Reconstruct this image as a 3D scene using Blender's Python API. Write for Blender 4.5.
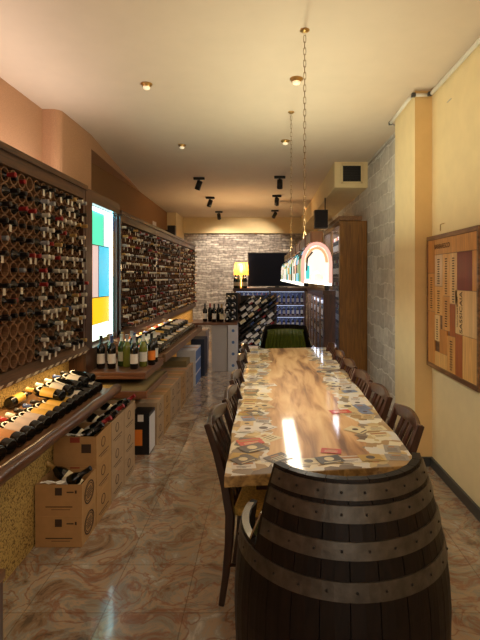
import bpy, math, random
from mathutils import Vector, Matrix
random.seed(7)
PI = math.pi
S = bpy.context.scene
COL = S.collection
for o in list(bpy.data.objects): bpy.data.objects.remove(o)

# ------------------------------------------------------------ camera, world, exposure
cd = bpy.data.cameras.new('camera'); cam = bpy.data.objects.new('camera', cd); COL.objects.link(cam)
cd.sensor_fit = 'HORIZONTAL'; cd.sensor_width = 36.0; cd.lens = 36.0*481/480
cd.clip_start = .05; cd.clip_end = 60
cam.location = (0, 0, 1.55); cam.rotation_euler = (PI/2, 0, 0)
cd.shift_x = -24/480; cd.shift_y = -43/480
S.camera = cam
w = bpy.data.worlds.new('world'); S.world = w; w.use_nodes = True
w.node_tree.nodes['Background'].inputs[0].default_value = (1.0, .82, .6, 1)
w.node_tree.nodes['Background'].inputs[1].default_value = .35
S.view_settings.view_transform = 'Standard'; S.view_settings.look = 'None'
S.view_settings.exposure = 0.0; S.view_settings.gamma = 1; S.view_settings.use_curve_mapping = False

def light(name, kind, loc, energy, color, rot=(0,0,0), size=.1, size_y=None, parent=None, **kw):
    d = bpy.data.lights.new(name, kind); d.energy = energy; d.color = color
    if kind == 'AREA':
        d.size = size
        if size_y: d.shape = 'RECTANGLE'; d.size_y = size_y
        if 'spread' in kw: d.spread = kw['spread']
    elif kind == 'SPOT':
        d.shadow_soft_size = size; d.spot_size = kw.get('angle', 1.2); d.spot_blend = .7
    else: d.shadow_soft_size = size
    o = bpy.data.objects.new(name, d); COL.objects.link(o); o.location = loc; o.rotation_euler = rot
    if parent: o.parent = parent
    return o
def aim(frm, to): return (Vector(to)-Vector(frm)).to_track_quat('-Z', 'Y').to_euler()
WARM = (1.0, .72, .42); WARM2 = (1.0, .80, .56)
# fill lights added behind the camera to brighten the room; no real fixtures
light('front_fill_light', 'AREA', (.1, -2.6, 1.7), 12, (1.0, .94, .86), (PI/2, 0, 0), 2.4, 2.2)
light('ceiling_fill_light', 'AREA', (.6, -1.5, 3.0), 20, (1.0,.88,.74), (0,0,0), .8, .8)
light('ceiling_fill_light', 'AREA', (.3, -.7, 2.2), 37, (1.0,.86,.75), (PI,0,0), .8, .8)  # added upward fill that brightens the ceiling, no lamp hangs here
# strip lights fixed along the racks
light('rack_top_strip', 'AREA', (-1.78, 3.0, 2.37), 11, (1.0,.84,.76), (PI, 0, 0), .08, 2.6)
light('rack_under_strip', 'AREA', (-1.60, 3.1, .865), 6, (1.0,.66,.30), (0, -.35, 0), .04, 1.9)
light('rack_under_strip', 'AREA', (-1.52, 8.0, .865), 17, (1.0,.62,.30), (0, -.35, 0), .04, 5.6)

# ------------------------------------------------------------ materials
def newmat(name):
    m = bpy.data.materials.new(name); m.use_nodes = True
    return m, m.node_tree, m.node_tree.nodes['Principled BSDF']
def L(c): # srgb 0-255 -> linear
    return tuple(((v/255)/12.92 if v/255 <= .04045 else ((v/255+.055)/1.055)**2.4) for v in c)+(1,)
def plain(name, c, rough=.5, metal=0, coat=0, bump=0, bscale=60, emis=None, es=0, var=0):
    m, t, b = newmat(name); n = t.nodes; k = t.links
    b.inputs['Base Color'].default_value = L(c); b.inputs['Roughness'].default_value = rough
    b.inputs['Metallic'].default_value = metal; b.inputs['Coat Weight'].default_value = coat
    b.inputs['Coat Roughness'].default_value = .08
    tc = n.new('ShaderNodeTexCoord'); nz = n.new('ShaderNodeTexNoise'); nz.inputs['Scale'].default_value = bscale
    nz.inputs['Detail'].default_value = 4
    k.new(tc.outputs['Object'], nz.inputs['Vector'])
    if var:
        r = n.new('ShaderNodeValToRGB'); a = L(c)
        r.color_ramp.elements[0].position = .3; r.color_ramp.elements[1].position = .7
        r.color_ramp.elements[0].color = tuple(x*(1-var) for x in a[:3])+(1,)
        r.color_ramp.elements[1].color = tuple(min(1, x*(1+var)) for x in a[:3])+(1,)
        k.new(nz.outputs['Fac'], r.inputs[0]); k.new(r.outputs[0], b.inputs['Base Color'])
    if bump:
        bp = n.new('ShaderNodeBump'); bp.inputs['Strength'].default_value = bump; bp.inputs['Distance'].default_value = .01
        k.new(nz.outputs['Fac'], bp.inputs['Height']); k.new(bp.outputs[0], b.inputs['Normal'])
    if emis:
        b.inputs['Emission Color'].default_value = L(emis); b.inputs['Emission Strength'].default_value = es
    return m
def wood(name, c1, c2, axis=0, rough=.4, coat=.2, scale=1.0, bump=.1):
    m, t, b = newmat(name); n = t.nodes; k = t.links
    tc = n.new('ShaderNodeTexCoord'); mp = n.new('ShaderNodeMapping')
    s = [14*scale]*3; s[axis] = 1.2*scale; mp.inputs['Scale'].default_value = s
    nz = n.new('ShaderNodeTexNoise'); nz.inputs['Scale'].default_value = 2.2; nz.inputs['Detail'].default_value = 6
    nz.inputs['Distortion'].default_value = 1.2
    r = n.new('ShaderNodeValToRGB'); r.color_ramp.elements[0].position = .32; r.color_ramp.elements[1].position = .68
    r.color_ramp.elements[0].color = L(c1); r.color_ramp.elements[1].color = L(c2)
    bp = n.new('ShaderNodeBump'); bp.inputs['Strength'].default_value = bump; bp.inputs['Distance'].default_value = .005
    k.new(tc.outputs['Object'], mp.inputs[0]); k.new(mp.outputs[0], nz.inputs['Vector']); k.new(nz.outputs['Fac'], r.inputs[0])
    k.new(r.outputs[0], b.inputs['Base Color']); k.new(nz.outputs['Fac'], bp.inputs['Height']); k.new(bp.outputs[0], b.inputs['Normal'])
    b.inputs['Roughness'].default_value = rough; b.inputs['Coat Weight'].default_value = coat; b.inputs['Coat Roughness'].default_value = .15
    return m

def floor_mat():
    m, t, b = newmat('marble_tile'); n = t.nodes; k = t.links
    tc = n.new('ShaderNodeTexCoord')
    n1 = n.new('ShaderNodeTexNoise'); n1.inputs['Scale'].default_value = 4.6; n1.inputs['Detail'].default_value = 9; n1.inputs['Distortion'].default_value = .9
    n1.inputs['Roughness'].default_value = .7
    r1 = n.new('ShaderNodeValToRGB'); e = r1.color_ramp.elements
    e[0].position = .34; e[0].color = L((100,84,70)); e[1].position = .68; e[1].color = L((214,204,188))
    for p, c in ((.42,(152,124,98)),(.47,(150,146,134)),(.53,(188,160,130)),(.59,(168,162,148))):
        x = e.new(p); x.color = L(c)
    n2 = n.new('ShaderNodeTexNoise'); n2.inputs['Scale'].default_value = 4.5; n2.inputs['Detail'].default_value = 7; n2.inputs['Distortion'].default_value = 1.4
    sb = n.new('ShaderNodeMath'); sb.operation = 'SUBTRACT'; sb.inputs[1].default_value = .5
    ab = n.new('ShaderNodeMath'); ab.operation = 'ABSOLUTE'
    r2 = n.new('ShaderNodeValToRGB'); r2.color_ramp.elements[0].position = 0; r2.color_ramp.elements[0].color = (1,1,1,1)
    r2.color_ramp.elements[1].position = .035; r2.color_ramp.elements[1].color = (0,0,0,1)
    mx = n.new('ShaderNodeMix'); mx.data_type = 'RGBA'
    mx.inputs[7].default_value = L((146,96,68))
    k.new(tc.outputs['Object'], n1.inputs['Vector']); k.new(tc.outputs['Object'], n2.inputs['Vector'])
    k.new(n1.outputs['Fac'], r1.inputs[0]); k.new(n2.outputs['Fac'], sb.inputs[0]); k.new(sb.outputs[0], ab.inputs[0]); k.new(ab.outputs[0], r2.inputs[0])
    k.new(r1.outputs[0], mx.inputs[6])
    mv = n.new('ShaderNodeMath'); mv.operation = 'MULTIPLY'; mv.inputs[1].default_value = .8
    k.new(r2.outputs[0], mv.inputs[0]); k.new(mv.outputs[0], mx.inputs[0])
    br = n.new('ShaderNodeTexBrick'); br.offset = 0; br.inputs['Scale'].default_value = 1
    br.inputs['Brick Width'].default_value = .37; br.inputs['Row Height'].default_value = .37
    br.inputs['Mortar Size'].default_value = .003; br.inputs['Color1'].default_value = (1,1,1,1); br.inputs['Color2'].default_value = (.88,.88,.88,1)
    br.inputs['Mortar'].default_value = (.62,.56,.5,1)
    k.new(tc.outputs['Object'], br.inputs['Vector'])
    ml = n.new('ShaderNodeMix'); ml.data_type = 'RGBA'; ml.blend_type = 'MULTIPLY'; ml.inputs[0].default_value = 1
    k.new(mx.outputs[2], ml.inputs[6]); k.new(br.outputs['Color'], ml.inputs[7]); k.new(ml.outputs[2], b.inputs['Base Color'])
    b.inputs['Roughness'].default_value = .22; b.inputs['Coat Weight'].default_value = .6; b.inputs['Coat Roughness'].default_value = .07
    bp = n.new('ShaderNodeBump'); bp.inputs['Strength'].default_value = .04; bp.inputs['Distance'].default_value = .01
    k.new(n1.outputs['Fac'], bp.inputs['Height']); k.new(bp.outputs[0], b.inputs['Normal'])
    return m
def stone_mat(name, c1, c2, mort, rot, bw=.3, rh=.11, bump=1.0, mix=.6, off=.5, ms=.012, dis=.12):
    m, t, b = newmat(name); n = t.nodes; k = t.links
    tc = n.new('ShaderNodeTexCoord'); mp = n.new('ShaderNodeMapping'); mp.inputs['Rotation'].default_value = rot
    nd = n.new('ShaderNodeTexNoise'); nd.inputs['Scale'].default_value = 3.5
    va = n.new('ShaderNodeVectorMath'); va.operation = 'MULTIPLY_ADD'; va.inputs[1].default_value = (dis,dis,dis)
    k.new(tc.outputs['Object'], nd.inputs['Vector']); k.new(nd.outputs['Color'], va.inputs[0]); k.new(tc.outputs['Object'], va.inputs[2])
    k.new(va.outputs[0], mp.inputs[0])
    br = n.new('ShaderNodeTexBrick'); br.inputs['Scale'].default_value = 1; br.offset = off
    br.inputs['Brick Width'].default_value = bw; br.inputs['Row Height'].default_value = rh; br.inputs['Mortar Size'].default_value = ms
    br.inputs['Mortar Smooth'].default_value = .6
    br.inputs['Color1'].default_value = L(c1); br.inputs['Color2'].default_value = L(c2); br.inputs['Mortar'].default_value = L(mort)
    k.new(mp.outputs[0], br.inputs['Vector'])
    nz = n.new('ShaderNodeTexNoise'); nz.inputs['Scale'].default_value = 14; nz.inputs['Detail'].default_value = 6
    k.new(tc.outputs['Object'], nz.inputs['Vector'])
    rr = n.new('ShaderNodeValToRGB'); rr.color_ramp.elements[0].position = .35; rr.color_ramp.elements[1].position = .65
    rr.color_ramp.elements[0].color = (1-mix, 1-mix, 1-mix, 1); rr.color_ramp.elements[1].color = (1,1,1,1)
    k.new(nz.outputs['Fac'], rr.inputs[0])
    ml = n.new('ShaderNodeMix'); ml.data_type = 'RGBA'; ml.blend_type = 'MULTIPLY'; ml.inputs[0].default_value = 1
    k.new(br.outputs['Color'], ml.inputs[6]); k.new(rr.outputs[0], ml.inputs[7]); k.new(ml.outputs[2], b.inputs['Base Color'])
    ad = n.new('ShaderNodeMath'); ad.operation = 'SUBTRACT'; k.new(nz.outputs['Fac'], ad.inputs[0]); k.new(br.outputs['Fac'], ad.inputs[1])
    bp = n.new('ShaderNodeBump'); bp.inputs['Strength'].default_value = bump; bp.inputs['Distance'].default_value = .03
    k.new(ad.outputs[0], bp.inputs['Height']); k.new(bp.outputs[0], b.inputs['Normal'])
    b.inputs['Roughness'].default_value = .75
    return m
def speckle(name, c1, c2, scale=70, bump=.8):
    m, t, b = newmat(name); n = t.nodes; k = t.links
    tc = n.new('ShaderNodeTexCoord'); v = n.new('ShaderNodeTexNoise'); v.inputs['Scale'].default_value = scale; v.inputs['Detail'].default_value = 3
    k.new(tc.outputs['Object'], v.inputs['Vector'])
    r = n.new('ShaderNodeValToRGB'); r.color_ramp.elements[0].position = .38; r.color_ramp.elements[1].position = .5
    r.color_ramp.elements[0].color = L(c1); r.color_ramp.elements[1].color = L(c2)
    k.new(v.outputs['Fac'], r.inputs[0]); k.new(r.outputs[0], b.inputs['Base Color'])
    bp = n.new('ShaderNodeBump'); bp.inputs['Strength'].default_value = bump; bp.inputs['Distance'].default_value = .012
    k.new(v.outputs['Fac'], bp.inputs['Height']); k.new(bp.outputs[0], b.inputs['Normal']); b.inputs['Roughness'].default_value = .8
    return m
def emit(name, c, s):
    return plain(name, c, .4, emis=c, es=s)
def glassmat(name, c=(235,240,245), a=.12):
    m, t, b = newmat(name); b.inputs['Base Color'].default_value = L(c); b.inputs['Roughness'].default_value = .03
    b.inputs['Alpha'].default_value = a; return m

M = {}
M['floor'] = floor_mat()
M['ceil'] = plain('ceiling_paint', (214,196,174), .8, bump=.08, bscale=6, var=.02)
M['wall_y'] = plain('yellow_plaster', (234,212,164), .75, bump=.25, bscale=9, var=.03)
M['wall_o'] = plain('column_front_plaster', (228,192,132), .75, bump=.2, bscale=9, var=.03)
M['wallpaper'] = plain('woven_wallpaper', (184,140,104), .85, bump=.5, bscale=160, var=.14)
M['brownwall'] = plain('brown_wallpaper', (140,100,58), .85, bump=.4, bscale=160, var=.14)
M['stone_back'] = stone_mat('pale_split_stone', (232,222,212), (166,154,146), (150,138,128), (PI/2,0,0), .33, .062, 1.0, .5, .37, .006)
M['stone_right'] = stone_mat('grey_brick_stone', (236,231,222), (200,193,184), (246,242,234), (0,PI/2,PI/2), .36, .17, .5, .2)
M['roughyellow'] = speckle('rough_yellow_render', (112,86,42), (200,168,96), 105)
M['baseb'] = plain('slate_skirting', (62,62,62), .4)
M['dwood'] = wood('dark_walnut', (50,30,20), (92,58,38), 1)
M['dwoodz'] = wood('dark_walnut_upright', (46,24,15), (86,48,28), 2)
M['rail'] = wood('polished_log', (74,46,32), (118,80,56), 1, .35, .3)
M['mwood'] = wood('brown_board', (92,62,40), (146,104,68), 1, .4, .3)
M['mwoodx'] = wood('brown_board_cross', (96,58,38), (140,92,62), 0, .4, .3)
M['ledge'] = wood('rack_ledge', (58,36,22), (98,64,38), 1, .5, .2)
M['cabwood'] = wood('honey_oak', (112,72,24), (152,104,40), 2, .45, .2)
M['chair'] = wood('chair_wood', (26,13,9), (52,28,18), 2, .28, .5)
M['chair_r'] = wood('chair_mahogany', (44,22,14), (80,44,30), 2, .28, .5)
M['rush'] = plain('rush_seat', (186,150,70), .8, bump=.8, bscale=90, var=.3)
M['stave'] = wood('barrel_stave', (10,6,4), (25,16,11), 2, .55, .05, 1.5, .3)
M['stave'].node_tree.nodes['Principled BSDF'].inputs['Specular IOR Level'].default_value = .2
M['hoop'] = plain('dull_iron_hoop', (84,80,74), .4, .72, bump=.25, bscale=30, var=.3)
M['steel'] = plain('bright_steel_edge', (190,188,184), .25, 1)
M['black'] = plain('black_plastic', (18,18,20), .4)
M['blackmetal'] = plain('black_metal', (22,20,20), .4, .3)
M['white'] = plain('white_plastic', (225,220,208), .5)
M['brass'] = plain('brass', (190,150,90), .3, .9)
M['chainm'] = plain('chain_metal', (150,120,84), .35, .8)
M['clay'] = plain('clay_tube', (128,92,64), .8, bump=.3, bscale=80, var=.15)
M['clayd'] = plain('rack_backing', (62,30,20), .9, var=.2)
M['glass_d'] = plain('dark_bottle_glass', (12,14,12), .12, coat=.4)
M['glass_g'] = plain('green_bottle_glass', (58,82,30), .1, coat=.4)
M['glass_y'] = plain('olive_bottle_glass', (120,126,50), .1, coat=.4)
M['card'] = plain('carton_brown', (176,134,84), .8, bump=.15, bscale=20, var=.06)
M['card2'] = plain('carton_tan', (172,142,110), .8, bump=.15, bscale=20, var=.08)
M['cardin'] = plain('carton_inside', (140,104,62), .85)
M['cardw'] = plain('carton_white', (216,212,214), .7, var=.04)
M['cardg'] = plain('carton_pale_grey', (190,182,178), .75, var=.06)
M['cardb'] = plain('carton_blue', (92,120,170), .6)
M['navy'] = plain('carton_navy', (30,40,62), .6)
M['olive'] = plain('carton_olive', (122,104,66), .8)
M['ink'] = plain('printing_ink', (62,42,28), .8)
M['redtape'] = plain('red_print', (150,60,40), .7)
M['orange'] = plain('orange_label', (232,128,40), .6)
M['cream'] = plain('cream_paper', (226,212,176), .7)
M['paperw'] = plain('white_paper', (228,222,214), .7)
M['lilac'] = plain('pale_pink_paper', (214,196,190), .7)
M['gold'] = plain('gold_paper', (226,180,80), .5)
M['tanp'] = plain('tan_paper', (204,146,96), .7)
caps = {'red': (150,36,38), 'white': (218,212,200), 'black': (24,22,24), 'blue': (60,80,130), 'gold': (186,150,88), 'silver': (170,172,180)}
for kx, c in caps.items(): M['cap_'+kx] = plain(kx+'_foil', c, .35, .2)
M['tag'] = plain('price_tag_paper', (232,224,208), .7)
M['velvet'] = plain('green_velvet', (70,78,16), .45, coat=.1, bump=.3, bscale=40, var=.15)
M['screen'] = plain('screen_glass', (12,15,34), .35)
M['screen'].node_tree.nodes['Principled BSDF'].inputs['Specular IOR Level'].default_value = .15
M['pane'] = glassmat('cabinet_glass')
M['cool'] = emit('cool_led_back', (36,44,80), .03)
M['coolw'] = emit('white_led_strip', (214,226,255), 1.3)
M['shadey'] = emit('lamp_shade_glow', (255,186,66), 1.5)
M['shadey'].node_tree.nodes['Principled BSDF'].inputs['Alpha'].default_value = .72

# ------------------------------------------------------------ geometry helpers
class MB:
    def __init__(s): s.v = []; s.f = []; s.m = []; s.sm = []
    def add(s, vs, fs, mi=0, smooth=False, mtx=None):
        b = len(s.v)
        for p in vs:
            p = Vector(p)
            if mtx: p = mtx @ p
            s.v.append(tuple(p))
        for f in fs: s.f.append([i+b for i in f]); s.m.append(mi); s.sm.append(smooth)
        return s
    def box(s, x0, x1, y0, y1, z0, z1, mi=0, mtx=None):
        vs = [(x0,y0,z0),(x1,y0,z0),(x1,y1,z0),(x0,y1,z0),(x0,y0,z1),(x1,y0,z1),(x1,y1,z1),(x0,y1,z1)]
        return s.add(vs, [(0,3,2,1),(4,5,6,7),(0,1,5,4),(1,2,6,5),(2,3,7,6),(3,0,4,7)], mi, False, mtx)
    def prism(s, poly, z0, z1, mi=0, mtx=None):      # poly CCW in xy
        n = len(poly); vs = [(x,y,z0) for x,y in poly]+[(x,y,z1) for x,y in poly]
        fs = [tuple(range(n-1,-1,-1)), tuple(range(n,2*n))]+[(i,(i+1)%n,(i+1)%n+n,i+n) for i in range(n)]
        return s.add(vs, fs, mi, False, mtx)
    def lathe(s, prof, seg=12, mi=0, mtx=None, mis=None, caps_=True):   # prof (r,z)
        vs = []; n = len(prof)
        for r, z in prof:
            for i in range(seg):
                a = 2*PI*i/seg; vs.append((r*math.cos(a), r*math.sin(a), z))
        for j in range(n-1):
            fs = [(j*seg+i, j*seg+(i+1)%seg, (j+1)*seg+(i+1)%seg, (j+1)*seg+i) for i in range(seg)]
            if j == 0: s.add(vs, fs, mis[j] if mis else mi, True, mtx); base = len(s.v)-len(vs)
            else:
                for f in fs: s.f.append([q+base for q in f]); s.m.append(mis[j] if mis else mi); s.sm.append(True)
        if caps_:
            s.f.append([base+i for i in range(seg-1,-1,-1)]); s.m.append(mis[0] if mis else mi); s.sm.append(False)
            s.f.append([base+(n-1)*seg+i for i in range(seg)]); s.m.append(mis[-1] if mis else mi); s.sm.append(False)
        return s
    def tube(s, pts, rads, seg=8, mi=0, mtx=None, flat=None):
        pts = [Vector(p) for p in pts]; n = len(pts)
        if not hasattr(rads, '__len__'): rads = [rads]*n
        vs = []; prev = None
        for j, p in enumerate(pts):
            t = (pts[min(j+1,n-1)]-pts[max(j-1,0)]).normalized()
            if prev is None: u = t.orthogonal().normalized()
            else: u = (prev-t*prev.dot(t)).normalized()
            prev = u; v = t.cross(u); r = rads[j]
            for i in range(seg):
                a = 2*PI*i/seg; vs.append(p+u*r*math.cos(a)+v*r*math.sin(a))
        fs = [(j*seg+i, j*seg+(i+1)%seg, (j+1)*seg+(i+1)%seg, (j+1)*seg+i) for j in range(n-1) for i in range(seg)]
        s.add(vs, fs, mi, True, mtx); b = len(s.v)-len(vs)
        s.f.append([b+i for i in range(seg-1,-1,-1)]); s.m.append(mi); s.sm.append(False)
        s.f.append([b+(n-1)*seg+i for i in range(seg)]); s.m.append(mi); s.sm.append(False)
        return s
    def sweep(s, pts, half, up=(0,0,1), mi=0, mtx=None):   # rectangular section swept; half = list of (a,b): a along side, b along up
        pts = [Vector(p) for p in pts]; n = len(pts); up = Vector(up); vs = []
        for j, p in enumerate(pts):
            t = (pts[min(j+1,n-1)]-pts[max(j-1,0)]).normalized()
            sd = t.cross(up).normalized(); u2 = sd.cross(t).normalized()
            a, b = half[j] if isinstance(half, list) else half
            for q, r in ((-1,-1),(1,-1),(1,1),(-1,1)): vs.append(p+sd*a*q+u2*b*r)
        fs = [(j*4+i, j*4+(i+1)%4, (j+1)*4+(i+1)%4, (j+1)*4+i) for j in range(n-1) for i in range(4)]
        fs += [(3,2,1,0), tuple((n-1)*4+i for i in range(4))]
        return s.add(vs, fs, mi, False, mtx)
    def mesh(s, name, mats):
        me = bpy.data.meshes.new(name); me.from_pydata(s.v, [], s.f)
        for m in (mats if isinstance(mats, (list,tuple)) else [mats]): me.materials.append(m)
        me.polygons.foreach_set('material_index', s.m); me.polygons.foreach_set('use_smooth', s.sm)
        me.update(); return me
    def build(s, name, mats, parent=None, loc=(0,0,0), rot=(0,0,0), bevel=0):
        o = bpy.data.objects.new(name, s.mesh(name, mats)); COL.objects.link(o); o.location = loc; o.rotation_euler = rot
        if parent: o.parent = parent
        if bevel:
            b = o.modifiers.new('bevel', 'BEVEL'); b.width = bevel; b.segments = 2; b.limit_method = 'ANGLE'
        return o
def tag(o, label=None, cat=None, group=None, kind=None):
    if label: o['label'] = label
    if cat: o['category'] = cat
    if group: o['group'] = group
    if kind: o['kind'] = kind
    return o
def thing(name, label, cat, loc=(0,0,0), rot=(0,0,0), group=None):
    o = bpy.data.objects.new(name, None); COL.objects.link(o); o.location = loc; o.rotation_euler = rot; o.empty_display_size = .05
    return tag(o, label, cat, group)
def inst(src, name=None, parent=None, loc=(0,0,0), rot=(0,0,0)):
    o = src.copy(); COL.objects.link(o); o.parent = parent; o.location = loc; o.rotation_euler = rot
    return o
def dup(root, loc, rot, label, group=None):
    r = root.copy(); COL.objects.link(r); r.location = loc; r.rotation_euler = rot; r['label'] = label
    if group: r['group'] = group
    for ch in list(root.children):
        c = ch.copy(); COL.objects.link(c); c.parent = r
        for g in list(ch.children):
            d = g.copy(); COL.objects.link(d); d.parent = c
    return r
def struct(name, mb, m, **k): return tag(mb.build(name, m, **k), kind='structure')
ORD = ['first','second','third','fourth','fifth','sixth','seventh','eighth','ninth','tenth','eleventh','twelfth','thirteenth','fourteenth','fifteenth','sixteenth',
       'seventeenth','eighteenth','nineteenth','twentieth','twenty-first','twenty-second','twenty-third','twenty-fourth','twenty-fifth','twenty-sixth','twenty-seventh','twenty-eighth']

# ------------------------------------------------------------ room
CZ = 3.08; BW = 12.5
struct('floor', MB().box(-2.5, 1.5, -3, BW+.1, -.05, 0), M['floor'])
struct('ceiling', MB().box(-2.5, 1.5, -3, BW+.1, CZ, CZ+.05), M['ceil'])
struct('wall_back', MB().box(-2.5, 1.5, BW, BW+.1, 0, CZ), M['stone_back'])
struct('wall_right', MB().box(1.38, 1.5, -3, 3.95, 0, CZ), M['wall_y'])
b = MB().box(1.24, 1.38, 3.951, 4.55, 0, CZ); b.m[2] = 1; struct('trim_1', b, [M['wall_y'], M['wall_o']])  # front face coloured deeper orange than the other faces
struct('wall_right_stone', MB().box(1.38, 1.5, 3.95, BW, 0, CZ), M['stone_right']).name = 'wall_right_stone'
struct('wall_left', MB().box(-2.5, -2.02, -3, 4.38, 0, CZ), M['wallpaper'])
# rounded column on the left wall
cp = [(-2.5,4.38),(-2.02,4.38)]
for i in range(6):
    a = PI/2*i/5; cp.append((-1.94+.08*math.sin(a), 4.38+.08-.08*math.cos(a)))
cp += [(-1.86,5.18),(-2.5,5.18)]
struct('trim_2', MB().prism(cp, 0, CZ), M['wallpaper'])
struct('wall_left_far', MB().prism([(-2.5,5.18),(-2.10,5.18),(-2.22,8.5),(-2.30,11.4),(-2.5,11.4)], 0, CZ), M['brownwall'])
b = MB(); vs = [(-1.86,5.18,CZ),(-2.21,8.5,CZ),(-2.2,8.5,CZ-.01),(-1.86,5.18,CZ-.15),(-2.12,5.18,CZ),(-2.3,8.5,CZ),(-2.12,5.18,CZ-.15)]
b.add(vs, [(0,3,2,1),(3,6,5,2),(0,4,6,3),(0,1,5,4),(1,2,5),(4,5,6)])
struct('trim_3', b, M['wallpaper'])
# pier and beam at the far end
struct('trim_4', MB().box(-2.5, -2.08, 11.4, BW, 0, CZ), M['wall_y'])
struct('trim_5', MB().box(-2.08, 1.38, 12.36, BW-.01, 2.68, CZ), M['wall_y'])
# dropped duct housing on the right
struct('trim_6', MB().box(.94, 1.379, 6.4, BW-.3, 2.74, CZ), M['wall_y'])
struct('baseboard_right', MB().box(1.362, 1.38, -3, 3.93, 0, .075), M['baseb'])
struct('baseboard_column', MB().box(1.222, 1.24, 3.93, 4.55, 0, .075).box(1.222,1.38,3.93,3.951,0,.075), M['baseb'])
# rough rendered plinth and wall under the first rack
struct('trim_7', MB().box(-2.02, -1.32, 1.2, 4.24, 0, .60), M['roughyellow'])
struct('trim_8', MB().box(-2.02, -1.72, 1.2, 4.24, .60, .97), M['roughyellow'])
struct('trim_9', MB().box(-2.1, -1.63, 5.0, 11.0, 0, .95), M['roughyellow'])
# vent in the duct housing
v = thing('air_vent', 'square black air vent set in the end of the yellow ceiling housing', 'air vent', (1.17, 6.39, 2.93))
MB().box(-.125,.115,-.012,.008,-.115,.095).build('vent_recess', M['black'], v)
f = MB(); f.box(-.14,.13,-.02,.0,.095,.115); f.box(-.14,.13,-.02,.0,-.135,-.115); f.box(-.145,-.125,-.02,.0,-.135,.115); f.box(.115,.135,-.02,.0,-.135,.115)
f.build('vent_frame', M['wall_y'], v)
sl = MB()
for i in range(6): sl.box(-.12,.11,-.016,-.008,-.1+i*.034,-.094+i*.034)
tag(sl.build('vent_louvre', M['blackmetal'], v))

# conduit on the right wall, below the ceiling
c = thing('wall_conduit', 'white plastic cable conduit running along the top of the right wall and around the column', 'conduit', (1.36, 3.9, CZ-.02))
def lc(p): return tuple(Vector(p)-Vector((1.36,3.9,CZ-.02)))
MB().tube([lc((1.355,-1,3.04)), lc((1.355,3.9,3.035))], .016, 8).build('pipe', M['white'], c)
MB().tube([lc((1.34,3.925,3.035)), lc((1.225,3.925,3.035))], .014, 8).build('pipe', M['white'], c)
MB().tube([lc((1.21,3.96,3.035)), lc((1.21,4.6,3.02))], .015, 8).build('pipe', M['white'], c)
MB().tube([lc((1.21,4.6,3.02)), lc((1.36,4.75,3.02)), lc((1.365,6.3,3.02))], .009, 8).build('cable', M['cardg'], c)
for p in ((1.345,3.9,3.035),(1.22,3.925,3.035),(1.21,4.6,3.02)):
    q = lc(p); MB().box(q[0]-.016,q[0]+.016,q[1]-.016,q[1]+.016,q[2]-.016,q[2]+.016).build('junction', M['baseb'], c, bevel=.004)

# ceiling fixtures
def ceiling_spot(x, y, label, ay=(.35,0), power=18, tgt=None):
    t = thing('spotlight', label, 'spotlight', (x, y, CZ), group='black ceiling spotlights')
    MB().box(-.085,.085,-.03,.03,-.035,0).build('base_plate', M['blackmetal'], t, bevel=.004)
    MB().tube([(0,0,-.03),(0,0,-.07)], .012, 8).build('stem', M['blackmetal'], t)
    d = (Vector(tgt)-Vector((x,y,CZ-.1))).normalized()
    q = d.to_track_quat('Z','Y').to_matrix().to_4x4()
    h = MB().lathe([(.03,-.05),(.042,-.045),(.044,.09),(.038,.09),(.034,.06)], 14, mtx=Matrix.Translation((0,0,-.1))@q).build('head', M['blackmetal'], t)
    p = Vector((0,0,-.1))+d*.075
    MB().lathe([(.001,.062),(.033,.064),(.001,.066)], 12, mtx=Matrix.Translation((0,0,-.1))@q, caps_=False).build('bulb', emit('spot_bulb_glow',(255,225,170),4), t)
    light('spot_lamp', 'SPOT', tuple(Vector((0,0,-.1))+d*.12), power, (1,.84,.64), d.to_track_quat('-Z','Y').to_euler(), .03, parent=t, angle=1.7)
sp = [(-1.0,7.4,'nearest black ceiling spotlight of the left row, above the wine racks',(-1.6,7.8,1.4),16),
      (-1.03,9.2,'middle black ceiling spotlight of the left row, above the wine racks',(-1.6,9.6,1.4),16),
      (-1.05,11.2,'farthest black ceiling spotlight of the left row, near the stone wall',(-1.0,12.5,1.6),110),
      (.24,7.3,'nearest black ceiling spotlight of the right row, above the stained glass lamp',(.2,7.0,0),30),
      (.24,9.0,'middle black ceiling spotlight of the right row, in front of the television',(.2,10.6,.9),20),
      (.25,11.0,'farthest black ceiling spotlight of the right row, by the yellow beam',(-.5,12.5,1.7),110)]
for x,y,l,tg,pw in sp: ceiling_spot(x,y,l,power=pw,tgt=tg)
def ceiling_rose(x, y, label, r=.035):
    t = thing('ceiling_lamp_holder', label, 'ceiling light', (x,y,CZ), group='small round ceiling lamp holders')
    MB().lathe([(r*1.3,0),(r*1.3,-.008),(r*.9,-.02),(r*.9,-.026)], 18).build('rim', M['brass'], t)
    MB().lathe([(r*.85,-.024),(r*.7,-.04),(r*.2,-.048)], 18).build('bulb', emit('dim_bulb',(255,236,200),.5), t)
ceiling_rose(-.93, 3.81, 'round brass ceiling lamp holder nearest the camera, on the left')
ceiling_rose(-.95, 5.57, 'small round ceiling lamp holder on the left, behind the nearest one')
ceiling_rose(.25, 3.71, 'round brass ceiling lamp holder beside the near chain', .04)
ceiling_rose(.24, 5.40, 'round ceiling lamp holder beside the far chain', .04)

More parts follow.
